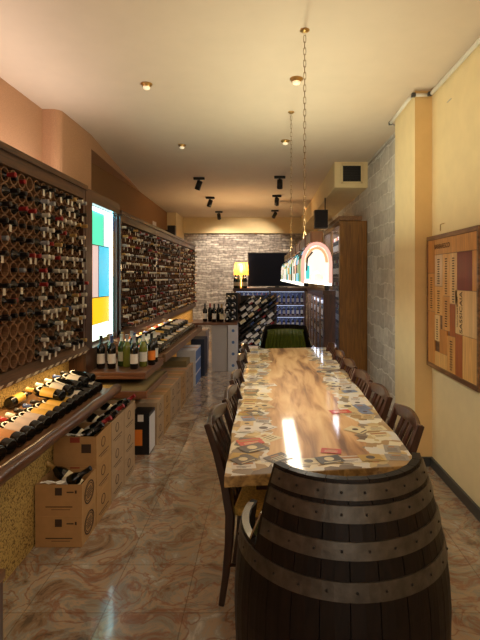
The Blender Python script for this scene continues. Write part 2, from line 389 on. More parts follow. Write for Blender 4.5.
# ------------------------------------------------------------ hanging stained glass lamp
LY0, LY1, LXc = 2.3, 5.2, .252
lamp = thing('hanging_lamp', 'long arched stained glass lamp on a wooden beam hung by chains over the table', 'hanging lamp', (LXc, 3.7, 1.52))
def ll(x,y,z): return (x-LXc, y-3.7, z-1.52)
MB().box(-.03,.03,LY0-3.7,LY1-3.7,.195,.25).build('beam', M['cabwood'], lamp, bevel=.004)
for i in range(7): MB().box(-.034,.034,LY0-3.7+.3+i*.4-.02,LY0-3.7+.3+i*.4+.02,.19,.256).build('beam_strap', M['mwoodx'], lamp)
for cy in (2.98, 4.46):
    ch = MB(); z = .25; k = 0; top = CZ-1.52-.02
    while z < top:
        pts = []; hl = .024
        for i in range(10):
            a = 2*PI*i/10; ca, sa = math.cos(a), math.sin(a)
            u = .008*ca; ww = (.014 if sa > 0 else -.014)*(abs(sa) > .1)+.009*sa
            pts.append((u, 0, z+ww) if k % 2 else (0, u, z+ww))
        pts.append(pts[0]); pts = [(p[0], p[1]+cy-3.7, p[2]) for p in pts]
        ch.tube(pts, .0018, 5); z += .038; k += 1
    ch.build('chain', M['chainm'], lamp)
    MB().lathe([(.03,0),(.03,-.006),(.01,-.016)], 14).build('ceiling_hook', M['brass'], lamp, loc=(0,cy-3.7,CZ-1.52))
# shade: arch profile
prof = []; HW = .066
for i in range(13):
    a = PI*i/12; prof.append((-HW*math.cos(a), .10+.09*math.sin(a)))
prof = [(-HW,0),(-HW,.05)]+prof+[(HW,.05),(HW,0)]
gc = {'gw': ((255,252,240),1.1), 'gt': ((70,190,190),1.1), 'gy': ((250,205,60),1.5), 'gd': ((60,60,54),.15), 'gg': ((130,170,120),.9), 'gp': ((236,188,176),.8), 'gb': ((130,190,230),1.3)}
for kx,(c_,s_) in gc.items(): M[kx] = emit('stained_'+kx, c_, s_)
gl = list(gc)
seq = []
NY = 24; sh = MB(); rnd = random.Random(3)
for j in range(NY):
    y0 = (LY0-3.7)+(LY1-LY0)*j/NY; y1 = (LY0-3.7)+(LY1-LY0)*(j+1)/NY
    for i in range(len(prof)-1):
        p, q = prof[i], prof[i+1]
        mi = rnd.choice([0,0,0,0,1,2,3,4,4,5,6]) if i < 9 else rnd.choice([0,0,5,4])
        if j == 0: mi = 5
        sh.add([(p[0],y0,p[1]),(q[0],y0,q[1]),(q[0],y1,q[1]),(p[0],y1,p[1])], [(0,1,2,3)], mi, False)
so = sh.build('shade', [M[g] for g in gl], lamp); sm_ = so.modifiers.new('s','SOLIDIFY'); sm_.thickness = .003
e = MB(); n_ = len(prof); y0 = LY0-3.7
e.add([(x*.86,y0+.006,.012+z*.86) for x,z in prof]+[(0,y0+.006,.06)], [(i,i+1,n_) for i in range(n_-1)], 0)
e.build('end_pane', emit('end_pane_glow',(255,250,236),.9), lamp)
r = MB(); r.sweep([(x,y0+.0,z) for x,z in prof], (.008,.006), up=(0,1,0)); r.build('arch_rim', M['gp'], lamp)
# leaded decoration on the end
d = MB(); d.sweep([(-.05,y0-.004,.06),(-.045,y0-.004,.12),(-.02,y0-.004,.15)], (.004,.002), up=(0,1,0)); d.build('lead_line', M['gd'], lamp)
MB().box(-.052,-.034,y0-.001,y0+.004,.02,.085).build('end_pane', M['gt'], lamp)
d = MB(); ar = [(x,z) for x,z in prof if z > .095]; m_ = len(ar)
d.add([(x*.84,y0+.002,.012+z*.86) for x,z in ar]+[(x*.62,y0+.002,.03+z*.70) for x,z in ar], [(i,i+1,m_+i+1,m_+i) for i in range(m_-1)]); d.build('end_pane', plain('peach_glass',(240,200,150),.4,emis=(240,196,150),es=.55), lamp)
for j in range(0,NY+1,2):
    le = MB()
    yy = (LY0-3.7)+(LY1-LY0)*j/NY
    le.sweep([(x*1.01,yy,z*1.01) for x,z in prof], (.002,.002), up=(0,1,0))
    le.build('lead_strip', M['blackmetal'], lamp)
MB().box(-HW-.006,-HW+.004,LY0-3.7,LY1-3.7,-.012,.004).box(HW-.004,HW+.006,LY0-3.7,LY1-3.7,-.012,.004).build('lower_rim', emit('rim_glow',(255,250,235),2), lamp)
light('lamp_light', 'AREA', (0,.05,.004), 13, (1,.90,.72), (0,0,0), .11, 2.8, parent=lamp)
light('lamp_uplight', 'AREA', (0,.05,.27), 26, (.98,.95,.66), (PI,0,0), .06, 2.6, parent=lamp)

# ------------------------------------------------------------ table
T0 = [(-.157,1.885),(.648,1.996),(.69,5.36),(-.173,5.21)]
tb = thing('dining_table', 'long live-edge wooden table with wine labels set under glossy resin', 'table', (.25,3.6,0))
def wavy(p, q, n, amp, rg):
    out = []
    for i in range(n):
        t = i/n; x = p[0]+(q[0]-p[0])*t; y = p[1]+(q[1]-p[1])*t
        nx, ny = -(q[1]-p[1]), q[0]-p[0]; l = math.hypot(nx,ny)
        a = amp*math.sin(i*1.3+rg)*math.sin(i*.37) if i else 0
        out.append((x+nx/l*a, y+ny/l*a))
    return out
poly = wavy(T0[0],T0[1],2,0,0)+wavy(T0[1],T0[2],26,.006,1)+wavy(T0[2],T0[3],2,0,0)+wavy(T0[3],T0[0],26,.006,2)
poly = [(x-.25,y-3.6) for x,y in poly]
def table_mat():
    m, t, b = newmat('resin_slab'); n = t.nodes; k = t.links
    tc = n.new('ShaderNodeTexCoord'); mp = n.new('ShaderNodeMapping'); mp.inputs['Scale'].default_value = (8,1.1,8)
    nz = n.new('ShaderNodeTexNoise'); nz.inputs['Scale'].default_value = 1.6; nz.inputs['Detail'].default_value = 8; nz.inputs['Distortion'].default_value = .7
    r = n.new('ShaderNodeValToRGB'); e = r.color_ramp.elements
    e[0].position = .3; e[0].color = L((112,72,38)); e[1].position = .72; e[1].color = L((226,188,134))
    x = e.new(.42); x.color = L((172,126,76)); x = e.new(.52); x.color = L((204,160,106))
    k.new(tc.outputs['Object'], mp.inputs[0]); k.new(mp.outputs[0], nz.inputs['Vector']); k.new(nz.outputs['Fac'], r.inputs[0]); k.new(r.outputs[0], b.inputs['Base Color'])
    sx = n.new('ShaderNodeSeparateXYZ'); k.new(tc.outputs['Object'], sx.inputs[0])
    ab = n.new('ShaderNodeMath'); ab.operation = 'ABSOLUTE'; k.new(sx.outputs[0], ab.inputs[0])
    n2 = n.new('ShaderNodeTexNoise'); n2.inputs['Scale'].default_value = 7; k.new(tc.outputs['Object'], n2.inputs['Vector'])
    ma = n.new('ShaderNodeMath'); ma.operation = 'MULTIPLY_ADD'; ma.inputs[1].default_value = .25; k.new(n2.outputs['Fac'], ma.inputs[0]); k.new(ab.outputs[0], ma.inputs[2])
    gt = n.new('ShaderNodeMath'); gt.operation = 'GREATER_THAN'; gt.inputs[1].default_value = .345; k.new(ma.outputs[0], gt.inputs[0])
    yl = n.new('ShaderNodeMath'); yl.operation = 'MULTIPLY_ADD'; yl.inputs[1].default_value = -.25; k.new(n2.outputs['Fac'], yl.inputs[0]); k.new(sx.outputs[1], yl.inputs[2])
    lt = n.new('ShaderNodeMath'); lt.operation = 'LESS_THAN'; lt.inputs[1].default_value = -1.68; k.new(yl.outputs[0], lt.inputs[0])
    mxx = n.new('ShaderNodeMath'); mxx.operation = 'MAXIMUM'; k.new(gt.outputs[0], mxx.inputs[0]); k.new(lt.outputs[0], mxx.inputs[1])
    vo = n.new('ShaderNodeTexVoronoi'); vo.distance = 'CHEBYCHEV'; vo.inputs['Scale'].default_value = 15
    m2 = n.new('ShaderNodeMapping'); m2.inputs['Rotation'].default_value = (0,0,.3); k.new(tc.outputs['Object'], m2.inputs[0]); k.new(m2.outputs[0], vo.inputs['Vector'])
    r3 = n.new('ShaderNodeValToRGB'); r3.color_ramp.interpolation = 'CONSTANT'; e3 = r3.color_ramp.elements
    e3[0].position = 0; e3[0].color = L((188,164,112)); e3[1].position = .82; e3[1].color = L((104,84,62))
    for p_, c_ in ((.25,(216,204,172)),(.42,(160,128,80)),(.55,(206,202,190)),(.70,(134,118,96))):
        q_ = e3.new(p_); q_.color = L(c_)
    k.new(vo.outputs['Color'], r3.inputs[0])
    mc = n.new('ShaderNodeMix'); mc.data_type = 'RGBA'; k.new(mxx.outputs[0], mc.inputs[0]); k.new(r.outputs[0], mc.inputs[6]); k.new(r3.outputs[0], mc.inputs[7]); k.new(mc.outputs[2], b.inputs['Base Color'])
    b.inputs['Roughness'].default_value = .55; b.inputs['Coat Weight'].default_value = .8; b.inputs['Coat Roughness'].default_value = .07
    return m
M['slab'] = table_mat()
tp = MB().prism(poly, .722, .77)
tp.m = [0,0]+[1]*(len(tp.m)-2)
tp.build('tabletop', [M['slab'], wood('live_edge', (110,82,44), (176,142,84), 1, .4, .5)], tb, bevel=.004)
for lx in (-.25,.25):
    for ly in (-1.1,1.1):
        MB().box(lx-.04,lx+.04,ly-.04,ly+.04,0,.68).build('leg', M['dwoodz'], tb, bevel=.004)
for ly in (-1.1,1.1): MB().box(-.32,.32,ly-.035,ly+.035,.68,.722).build('crossbar', M['dwoodz'], tb)
# paper labels under the resin
def resin(name, c): 
    m = plain(name, tuple(int(v*.9) for v in c), .55, coat=.6, var=.04, bscale=9); return m
pc = {'cream':(226,208,160),'white':(222,214,200),'sand':(206,178,126),'slate':(92,84,76),'red':(206,62,40),'grey':(158,150,140),'blue':(120,134,160),'black':(40,32,28),'mustard':(196,158,70),'olive':(120,110,64)}
pm = {k_: resin('label_'+k_, v_) for k_, v_ in pc.items()}
ink = resin('label_print', (74,58,48)); ink2 = resin('label_print_gold', (176,120,60))
def paper_mesh(w_, h_, col, style):
    b = MB(); b.box(-w_/2,w_/2,-h_/2,h_/2,0,.00012,0)
    z = .000125
    def q(x0,x1,y0,y1,mi=1): b.add([(x0,y0,z),(x1,y0,z),(x1,y1,z),(x0,y1,z)], [(0,1,2,3)], mi)
    if style == 0:
        for i in range(3): q(-w_*.32,w_*.32,-h_*.3+i*h_*.17,-h_*.3+i*h_*.17+h_*.06)
        q(-w_*.2,w_*.2,h_*.2,h_*.36,2)
    elif style == 1:
        b.add([(w_*.2*math.cos(a*PI/6),h_*.08+w_*.2*math.sin(a*PI/6),z) for a in range(12)], [tuple(range(12))], 1); q(-w_*.35,w_*.35,-h_*.4,-h_*.32)
    elif style == 2:
        q(-w_*.42,w_*.42,h_*.1,h_*.38,2); q(-w_*.3,w_*.3,-h_*.2,-h_*.12); q(-w_*.3,w_*.1,-h_*.36,-h_*.3)
    return b.mesh('paper_label', [pm[col], ink if col not in ('slate','black','red') else pm['cream'], ink2])
PM = {}
def paper(x, y, rot, w_, h_, col, style, zi, lab=None):
    key = (w_,h_,col,style)
    if key not in PM: PM[key] = paper_mesh(*key)
    o = bpy.data.objects.new('paper_label', PM[key]); COL.objects.link(o); o.parent = tb
    o.location = (x-.25, y-3.6, .77005+zi*.00003); o.rotation_euler = (0,0,rot)
    if lab: o['label'] = lab
rnd = random.Random(11); zi = 0; cnt = 0
sizes = [(.10,.075),(.085,.11),(.12,.08),(.07,.09)]
cols = ['cream']*5+['white']*4+['sand']*3+['grey','slate','blue','mustard','olive','grey']
def edgeX(y, side):
    t = (y-1.95)/(5.28-1.95)
    return (-.155-.016*t) if side < 0 else (.65+.038*t)
spots = []
y = 1.99
while y < 5.2:
    spots.append((edgeX(y,-1)+.065+rnd.uniform(0,.012), y)); y += .094
y = 2.02
while y < 5.1:
    if rnd.random() < .85: spots.append((edgeX(y,-1)+.15+rnd.uniform(0,.04), y+.04))
    y += .14
y = 2.08
while y < 5.3:
    spots.append((edgeX(y,1)-.07-rnd.uniform(0,.012), y)); y += .1
y = 2.12
while y < 5.1:
    if rnd.random() < .8: spots.append((edgeX(y,1)-.155-rnd.uniform(0,.03), y+.03))
    y += .15
for x in (.08,.19,.28,.37,.46): spots.append((x, 1.985+.11*(x+.157)/.8))
rnd.shuffle(spots)
for x, y in spots[:95]:
    w_, h_ = rnd.choice(sizes); rot = rnd.choice([0,PI/2,.5,-.5,.2,-.2,.8])+rnd.uniform(-.1,.1)
    if abs(x-.25) > .3: rot = rnd.uniform(-.25,.25)
    if y < 2.07: w_,h_ = (.10,.075); rot = .12
    paper(x, y, rot, w_, h_, rnd.choice(cols), rnd.randrange(3), zi, None); zi += 1
zi += 2
for x,y,rt,w_,h_,cc,st,lb in ((-.065,2.27,.35,.12,.08,'red',2,'red wine label near the left edge'),(-.05,2.19,.6,.12,.09,'slate',1,'dark diamond-turned wine label with pale emblem'),
      (-.085,2.05,.7,.1,.08,'slate',1,None),(.06,2.07,.7,.11,.08,'slate',0,None),(.28,2.05,.3,.11,.08,'black',1,'black label near the barrel chair'),(.30,2.15,-.2,.09,.06,'red',0,'red label near the table front'),
      (.44,2.78,.2,.12,.07,'red',0,'red and white label on the right'),(-.05,2.75,.5,.09,.07,'slate',1,None),(-.06,3.5,.3,.12,.08,'slate',1,None)):
    paper(x,y,rt,w_,h_,cc,st,zi,lb); zi += 1

# ------------------------------------------------------------ chairs
def make_chair(mat, label):
    t = thing('dining_chair', label, 'chair', group='dining chairs around the long table')
    W = .185
    for s in (-1,1):
        pts = [(s*W*.92,-.245,.0),(s*W*.95,-.222,.15),(s*W,-.205,.30),(s*W,-.20,.44),(s*W,-.225,.58),(s*W*1.0,-.262,.72),(s*W*1.02,-.31,.86)]
        MB().sweep(pts, [(.013,.014),(.015,.017),(.017,.02),(.019,.022),(.017,.02),(.016,.018),(.014,.015)], up=(0,1,0)).build('rear_leg', mat, t, bevel=.005)
        MB().tube([(s*W*1.02,.185,0),(s*W*1.0,.175,.2),(s*W*.98,.17,.43)], [.013,.018,.02], 8).build('front_leg', mat, t)
    # crest rail, arched and bowed
    cr = MB(); pts = []; hf = []
    for i in range(11):
        u = -1+i/5; pts.append((u*W*1.02, -.300-.022*(1-u*u), .832+.016*(1-u*u))); hf.append((.010,.026+.008*(1-u*u)))
    cr.sweep(pts, hf); cr.build('crest_rail', mat, t, bevel=.004)
    for i in range(4):
        u = (-.54+.36*i); x0 = u*W
        sl = MB(); sl.sweep([(x0,-.203,.45),(x0,-.225,.58),(x0*1.02,-.268,.70),(x0*1.04,-.318,.815)], [(.011,.006),(.013,.006),(.017,.006),(.02,.006)], up=(0,1,0))
        sl.build('slat', mat, t)
    MB().box(-W,W,-.215,-.19,.40,.455).build('seat_rail', mat, t, bevel=.003)
    st = MB(); st.prism([(-.175,-.19),(.175,-.19),(.20,.19),(-.20,.19)], .425, .462); st.build('seat', M['rush'], t, bevel=.012)
    for s in (-1,1): MB().tube([(s*W,-.21,.2),(s*W,.175,.22)], .009, 6).build('stretcher', mat, t)
    MB().tube([(-W,.0,.21),(W,.0,.21)], .009, 6).build('stretcher', mat, t)
    return t
cl = [(-.263,2.26,-.216,2.64),(-.22,2.72,-.18,3.09),(-.215,3.22,-.185,3.6),(-.212,3.98,-.185,4.36),(-.208,4.62,-.185,5.0)]
lw = ['dark slat-back chair on the left of the table, nearest the barrel chair','second dark slat-back chair along the left side of the table',
      'third dark slat-back chair along the left side of the table','fourth dark slat-back chair along the left side of the table','farthest dark slat-back chair on the left of the table, by the white carton']
base = None
def put(src, p, lab, side):
    x0,y0,x1,y1 = p; cx, cy = (x0+x1)/2, (y0+y1)/2
    a = math.atan2(y1-y0, x1-x0)
    ang = a-PI if side < 0 else a       # local +y faces the table
    # chair top is .32 behind the origin
    f = Vector((-math.sin(ang), math.cos(ang)))
    loc = (cx+f.x*.305, cy+f.y*.305, 0)
    if src.get('used'): o = dup(src, loc, (0,0,ang), lab); 
    else: src.location = loc; src.rotation_euler = (0,0,ang); src['label'] = lab; src['used'] = 1; o = src
    return o
chL = make_chair(M['chair'], 'c')
for p, l in zip(cl, lw): put(chL, p, l, -1)
crr = [(.727,2.24,.722,2.62),(.722,2.77,.702,3.15),(.712,3.23,.69,3.60),(.70,3.70,.685,4.08),(.695,4.17,.685,4.55),(.70,4.68,.69,5.06)]
rw = ['reddish-brown slat-back chair on the right of the table, nearest the barrel chair','second reddish-brown chair along the right side of the table',
      'third reddish-brown chair along the right side of the table','fourth reddish-brown chair along the right side of the table','fifth reddish-brown chair along the right side of the table','farthest reddish-brown chair on the right of the table, by the oak cabinet']
chR = make_chair(M['chair_r'], 'c')
for p, l in zip(crr, rw): put(chR, (p[2],p[3],p[0],p[1]), l, -1)
for o in COL.objects:
    if 'used' in o: del o['used']

# ------------------------------------------------------------ barrel chairs
def brad(z):
    H = .95; u = (z-H*.47)/(H*.5); return .366-.084*u*u
def make_barrel(label, loc, rot, arm=.71):
    t = thing('barrel_armchair', label, 'armchair', loc, (0,0,rot), 'armchairs made from wine barrels')
    H = .955; N = 26
    def top(a):   # a = azimuth from the chair back, radians
        d = abs(math.degrees(a))
        if d < 66: return H
        if d < 74: return H-(H-arm)*(d-66)/8
        if d < 122: return arm
        if d < 134: return arm-(arm-.40)*(d-122)/12
        return .40
    # local: back towards -y
    def P(a, r, z): return (r*math.sin(a), -r*math.cos(a), z)
    for i in range(N):
        a0 = -PI+2*PI*i/N+.004; a1 = -PI+2*PI*(i+1)/N-.004; am = (a0+a1)/2
        hz = top(am)
        zs = [hz*j/10 for j in range(11)]
        b = MB(); vs = []; th = .026
        for z in zs: vs += [P(a0,brad(z),z),P(am,brad(z)*1.002,z),P(a1,brad(z),z),P(a1,brad(z)-th,z),P(a0,brad(z)-th,z)]
        n5 = 5; fs = []
        for j in range(10):
            for q in range(5): fs.append((j*5+q, j*5+(q+1)%5, (j+1)*5+(q+1)%5, (j+1)*5+q))
        fs += [(4,3,2,1,0), tuple(50+q for q in range(5))]
        b.add(vs, fs); b.build('stave', M['stave'], t)
    bands = [(.945,.903,66),(.89,.846,66),(.80,.754,66),(.70,.650,128),(.30,.25,180),(.20,.155,180),(.06,.012,180)]
    for z1, z0, lim in bands:
        b = MB(); vs = []; n = 48; A = math.radians(lim)
        for i in range(n+1):
            a = -A+2*A*i/n
            vs += [P(a,brad(z0)+.004,z0),P(a,brad(z1)+.004,z1),P(a,brad(z1)-.001,z1),P(a,brad(z0)-.001,z0)]
        fs = [(i*4+q,(i+1)*4+q,(i+1)*4+(q+1)%4,i*4+(q+1)%4) for i in range(n) for q in range(4)]+[(0,1,2,3),(n*4+3,n*4+2,n*4+1,n*4)]
        b.add(vs, fs, 0, False); b.build('hoop', M['hoop'], t)
    rvm = MB().lathe([(.0045,0),(.004,.0025),(.0015,.004)], 6).mesh('rivet', [M['blackmetal']])
    for z1, z0, lim in bands[:4]:
        zc = (z0+z1)/2; k = int(lim*2/13.8)
        for i in range(k):
            a = math.radians(-lim+6.9+i*13.8); r = brad(zc)+.005
            d = Vector((math.sin(a),-math.cos(a),0))
            o = bpy.data.objects.new('rivet', rvm); COL.objects.link(o); o.parent = t; o.location = P(a,r-.001,zc); o.rotation_euler = d.to_track_quat('Z','Y').to_euler()
    # bright steel edging on the arms
    for s in (-1,1):
        pts = []; 
        for i in range(12):
            a = math.radians(71+(129-71)*i/11)*s; z = top(a)+.002; pts.append(P(a, brad(min(z,.9))-.012, z))
        b = MB(); b.sweep(pts, (.012,.003)); b.build('arm_edging', M['steel'], t)
    MB().lathe([(.30,.36),(.33,.37),(.33,.43),(.31,.455),(.2,.465),(.001,.467)], 28, caps_=False).build('seat_cushion', M['velvet'], t)
    # channelled velvet back pad
    b = MB(); vs = []; n = 60; A = math.radians(62)
    zs = [.50,.52,.60,.70,.80,.87,.90]
    for i in range(n+1):
        a = -A+2*A*i/n
        for j, z in enumerate(zs):
            k = .032+.014*abs(math.sin(i*PI/5)); 
            if j in (0,len(zs)-1): k = .005
            r = brad(z)-.026-k; vs.append(P(a,r,z))
    m_ = len(zs)
    b.add(vs, [(i*m_+j,i*m_+j+1,(i+1)*m_+j+1,(i+1)*m_+j) for i in range(n) for j in range(m_-1)], 0, True)
    b.build('back_cushion', M['velvet'], t)
    return t
bc = make_barrel('dark barrel armchair with iron hoops in the foreground, its back to the camera', (.263,1.68,0), math.radians(10))
bc2 = dup(bc, (.268, 5.80, 0), (0,0,PI+.03), 'barrel armchair with green velvet back at the far end of the table')

# ------------------------------------------------------------ bottles
BP = [(.030,0),(.037,.006),(.037,.185),(.034,.205),(.022,.225),(.0155,.24),(.0145,.24),(.0145,.298),(.0155,.299),(.0155,.305)]
def bottle_mesh(glass, cap, seg=12, label=None):
    b = MB(); mis = [0,0,0,0,0,0,1,1,1,1]
    b.lathe(BP, seg, mis=mis[:9])
    mats = [M[glass], M['cap_'+cap]]
    if label:
        mats.append(M[label]); vs = []; n = 10
        for i in range(n+1):
            a = -1.5+3.0*i/n
            vs += [(.0376*math.cos(a),.0376*math.sin(a),.06),(.0376*math.cos(a),.0376*math.sin(a),.155)]
        b.add(vs, [(2*i,2*i+2,2*i+3,2*i+1) for i in range(n)], 2, True)
    return b.mesh('wine_bottle', mats)
glass_body = MB().lathe([(.030,0),(.038,.006),(.038,.205),(.034,.222),(.020,.238),(.0145,.246),(.0135,.296)], 14).mesh('wine_bottle', [M['glass_d']])
cap_mesh = {k_: MB().lathe([(.0150,.256),(.0152,.298),(.016,.299),(.016,.306),(.001,.3065)], 12, caps_=False).mesh('capsule', [M['cap_'+k_]]) for k_ in caps}
tag_m = MB().box(-.001,.001,-.014,.014,-.056,-.012).mesh('price_tag', [M['tag']])
tagbig_m = MB().box(-.001,.001,-.022,.022,-.08,-.02).mesh('price_tag', [M['tag']])

def wine_rack(name, label, y0, y1, z0, z1, px, pz, X, loc_lab):
    t = thing(name, label, 'wine rack', (X, y0, 0))
    W_ = y1-y0
    nc = int((W_-(.10 if y0 < 4 else .03))/px); nr = int(round((z1-z0)/pz))
    oy = (W_-nc*px)/2
    fr = 0.06
    MB().box(-.30,.03,0,oy,z0-.05,z1+.08).build('side_post', M['dwoodz'], t)
    MB().box(-.30,.03,W_-oy,W_,z0-.05,z1+.08).build('side_post', M['dwoodz'], t)
    MB().box(-.40,.05,-.01,W_+.01,z1+.08,z1+.12).box(-.30,.03,oy,W_-oy,z1,z1+.08).build('top_board', M['ledge'], t)
    MB().box(-.30,-.28,oy,W_-oy,z0,z1).build('back_panel', M['clayd'], t)
    # face plate between tubes
    hb = MB(); seg = 14
    for r in range(nr):
        for c in range(nc):
            cy = oy+(c+.5)*px; cz = z0+(r+.5)*pz; ro = .051; ri = .0405
            vs = []
            for i in range(seg):
                a = 2*PI*i/seg; ca, sa = math.cos(a), math.sin(a)
                vs += [(0,cy+ro*ca,cz+ro*sa*.98),(0,cy+ri*ca,cz+ri*sa),(-.22,cy+ri*ca,cz+ri*sa),(-.03,cy+ro*ca,cz+ro*sa*.98)]
            fs = []
            for i in range(seg):
                j = (i+1)%seg
                fs += [(i*4,j*4,j*4+1,i*4+1),(i*4+1,j*4+1,j*4+2,i*4+2),(i*4+3,j*4+3,j*4,i*4)]
            hb.add(vs, fs, 0, False)
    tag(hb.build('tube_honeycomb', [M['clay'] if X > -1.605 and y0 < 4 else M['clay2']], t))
    return t, nc, nr, oy
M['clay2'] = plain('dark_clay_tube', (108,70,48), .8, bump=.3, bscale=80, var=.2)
RX = -1.6
R1 = dict(y0=2.34, y1=4.23, z0=.965, z1=2.2325, px=.105, pz=.0975)
r1, nc1, nr1, oy1 = wine_rack('wine_rack', 'near honeycomb wine rack of clay tubes in a dark wooden frame', X=RX, loc_lab='', **R1)
# sloping ledge with price tickets under rack 1
lg = MB(); lg.add([(-.30,0,.885),(.05,0,.885),(.07,0,.915),(.02,0,.965),(-.30,0,.965)]+[(-.30,1.89,.885),(.05,1.89,.885),(.07,1.89,.915),(.02,1.89,.965),(-.30,1.89,.965)],
   [(4,3,2,1,0),(5,6,7,8,9)]+[(i,(i+1)%5,(i+1)%5+5,i+5) for i in range(5)])
lg.build('ledge', M['ledge'], r1)
for i in range(16):
    yy = .12+i*.112
    tk = MB().box(-.0008,.0008,-.028,.028,-.014,.014).build('price_ticket', M['tag'], r1, loc=(.067,yy,.9), rot=(0,-.0,0))
    tk.location = (.0635,yy,.903); tk.rotation_euler = (0,.59,0)
NRK = 0
cnames = list(caps)
rnd = random.Random(5)
qx = Matrix.Rotation(PI/2,4,'Y')
bott_rot = (0, PI/2, 0)
hi = {}
def rack_bottle(x, y, z, cap, lab, withtag, small, roll=0, big=False):
    if small:
        key = (cap, withtag)
        if key not in hi:
            b = MB(); b.lathe(BP, 8, mis=[0,0,0,0,0,0,1,1,1])
            if withtag: b.add([(0.016,-.012,.27),(0.016,.012,.27),(.06,.012,.27),(.06,-.012,.27)], [(0,1,2,3)], 2)
            hi[key] = b.mesh('wine_bottle', [M['glass_d'], M['cap_'+cap], M['tag']])
        o = bpy.data.objects.new('wine_bottle', hi[key]); COL.objects.link(o)
        o.location = (x,y,z); o.rotation_euler = bott_rot
        tag(o, lab, 'wine bottle', 'bottles lying in the racks'); return o
    o = bpy.data.objects.new('wine_bottle', glass_body); COL.objects.link(o); o.location = (x,y,z); o.rotation_euler = bott_rot
    tag(o, lab, 'wine bottle', 'bottles lying in the racks')
    c = bpy.data.objects.new('capsule', cap_mesh[cap]); COL.objects.link(c); c.parent = o
    if withtag:
        g = bpy.data.objects.new('price_tag', tagbig_m if big else tag_m); COL.objects.link(g); g.parent = o
        g.location = (.002,0,.275); g.rotation_euler = (0,-PI/2,0)   # hangs down in the world
        g.rotation_euler = (roll, -PI/2, 0)
    return o
for c in range(nc1):
    for r in range(nr1):
        y = R1['y0']+oy1+(c+.5)*R1['px']; z = R1['z0']+(r+.5)*R1['pz']
        if y < 2.85: 
            continue
        rt = nr1-r; ct = nc1-c
        if r < 3 and y < 3.3: continue
        if rnd.random() < .10: continue
        cap = rnd.choice(['white','white','black','black','black','gold','silver','white','silver','red','blue'] if y > 3.3 else ['red','black','black','black','silver'])
        pull = rnd.uniform(-.04,-.012)
        if y < 3.3 and rnd.random() < .55: pull = -.085
        lab = '%s-capped bottle in %s row from top, %s tube left of the glowing panel' % (cap, ORD[rt-1], ORD[ct-1])
        rack_bottle(RX-.20+pull, y, z-.0035, cap, lab, rnd.random() < (.75 if y > 3.3 else .2) and pull > -.06, False, rnd.uniform(-.3,.3), big=(rt==9 and ct==1)); NRK += 1

# rack 2, three bays
bays = [(5.28,7.05),(7.05,8.98),(8.98,11.0)]
bl = ['second wine rack, immediately right of the glowing coloured panel','third wine rack along the left wall, between two others','farthest wine rack on the left, ending at the stone wall']
cand = []
for (a,b_), l in zip(bays, bl):
    k = dict(y0=a,y1=b_,z0=.96,z1=2.16,px=.105,pz=.1)
    t, nc, nr, oy = wine_rack('wine_rack', l, X=RX-.005, loc_lab='', **k)
    MB().box(-.05,.05,0,b_-a,.87,.96).build('ledge', M['ledge'], t)
    for c in range(nc):
        for r in range(nr):
            cand.append((a+oy+(c+.5)*.105, .96+(r+.5)*.1-.0035, c, r, l.split(' wine rack')[0] if 'wine rack' in l else '', bays.index((a,b_)), nr))
left = 300-NRK; rest = MB()
for y,z,c,r,l,bi,nr in cand:
    if rnd.random() < .06: continue
    cap = rnd.choice(['white','white','silver','black','black','gold','black','red']); pull = rnd.uniform(0,.05); tg = rnd.random() < .6
    ci = {'white':1,'silver':2,'black':3,'gold':4,'red':5,'blue':6}[cap]; pull -= .05
    mt = Matrix.Translation((RX-.205+pull,y,z))@qx
    rest.lathe([BP[0],BP[2],BP[4],BP[5],BP[7]], 7, mis=[0,0,0,ci], mtx=mt)
    if tg: rest.box(.07+RX-.005+pull-.002, .07+RX-.005+pull, y-.012,y+.012,z-.055,z-.014,7)
# ------------------------------------------------------------ glowing coloured glass panel
gpn = thing('lit_glass_panel', 'tall glowing panel of coloured glass with bright white border between the racks', 'light panel', (RX, 4.27, .93))
MB().box(-.20,.03,-.03,.13,-.23,1.41).build('frame_post', M['dwoodz'], gpn)
MB().box(-.20,.0,.965,1.0,-.23,1.41).build('frame_post', M['dwoodz'], gpn)
MB().box(-.20,.03,.13,.965,1.30,1.41).build('frame_head', M['dwood'], gpn)
MB().box(-.20,-.06,.13,.965,-.23,1.30).build('back_board', M['dwood'], gpn)
MB().box(-.20,.03,.13,.965,-.23,-.03).build('frame_sill', M['dwood'], gpn)
M['neon'] = emit('neon_border', (205,250,255), 4.5)
def gpane(ya,yb,za,zb,c,s): MB().box(-.045,-.035,ya+.004,yb-.004,za+.004,zb-.004).build('glass_pane', emit('pane_glow_%d_%d_%d'%c, c, s*.72), gpn)
gpane(.18,.62,.93,1.26,(80,225,180),1.5); gpane(.62,.82,.93,1.26,(190,250,240),2.4)
gpane(.26,.48,.42,.93,(215,190,185),1.3); gpane(.48,.80,.42,.93,(60,190,225),1.5)
gpane(.15,.26,.60,.93,(215,250,245),2); gpane(.15,.26,.45,.60,(235,175,10),1.4); gpane(.15,.26,.03,.45,(70,205,160),1.3)
gpane(.26,.80,.16,.42,(245,196,20),1.5); gpane(.26,.80,.0,.16,(235,255,235),2.6); gpane(.15,.26,-.02,.03,(60,200,225),1.5)
gpane(.88,.945,1.12,1.28,(40,90,200),1.0); gpane(.88,.945,.62,1.12,(225,165,20),1.1); gpane(.88,.945,-.02,.62,(90,160,120),.8)
for a in ((.13,.15,-.02,1.29),(.83,.88,-.02,1.29)): MB().box(-.04,-.02,*a).build('neon_tube', M['neon'], gpn)
MB().box(-.04,-.02,.13,.88,1.26,1.29).build('neon_tube', M['neon'], gpn)
le = MB()
for ya,yb,za,zb in ((.15,.80,.926,.934),(.15,.8,.416,.424),(.256,.264,.0,.93),(.476,.484,.42,.93),(.616,.624,.93,1.26)): le.box(-.034,-.03,ya,yb,za,zb)
le.build('lead_line', M['blackmetal'], gpn)

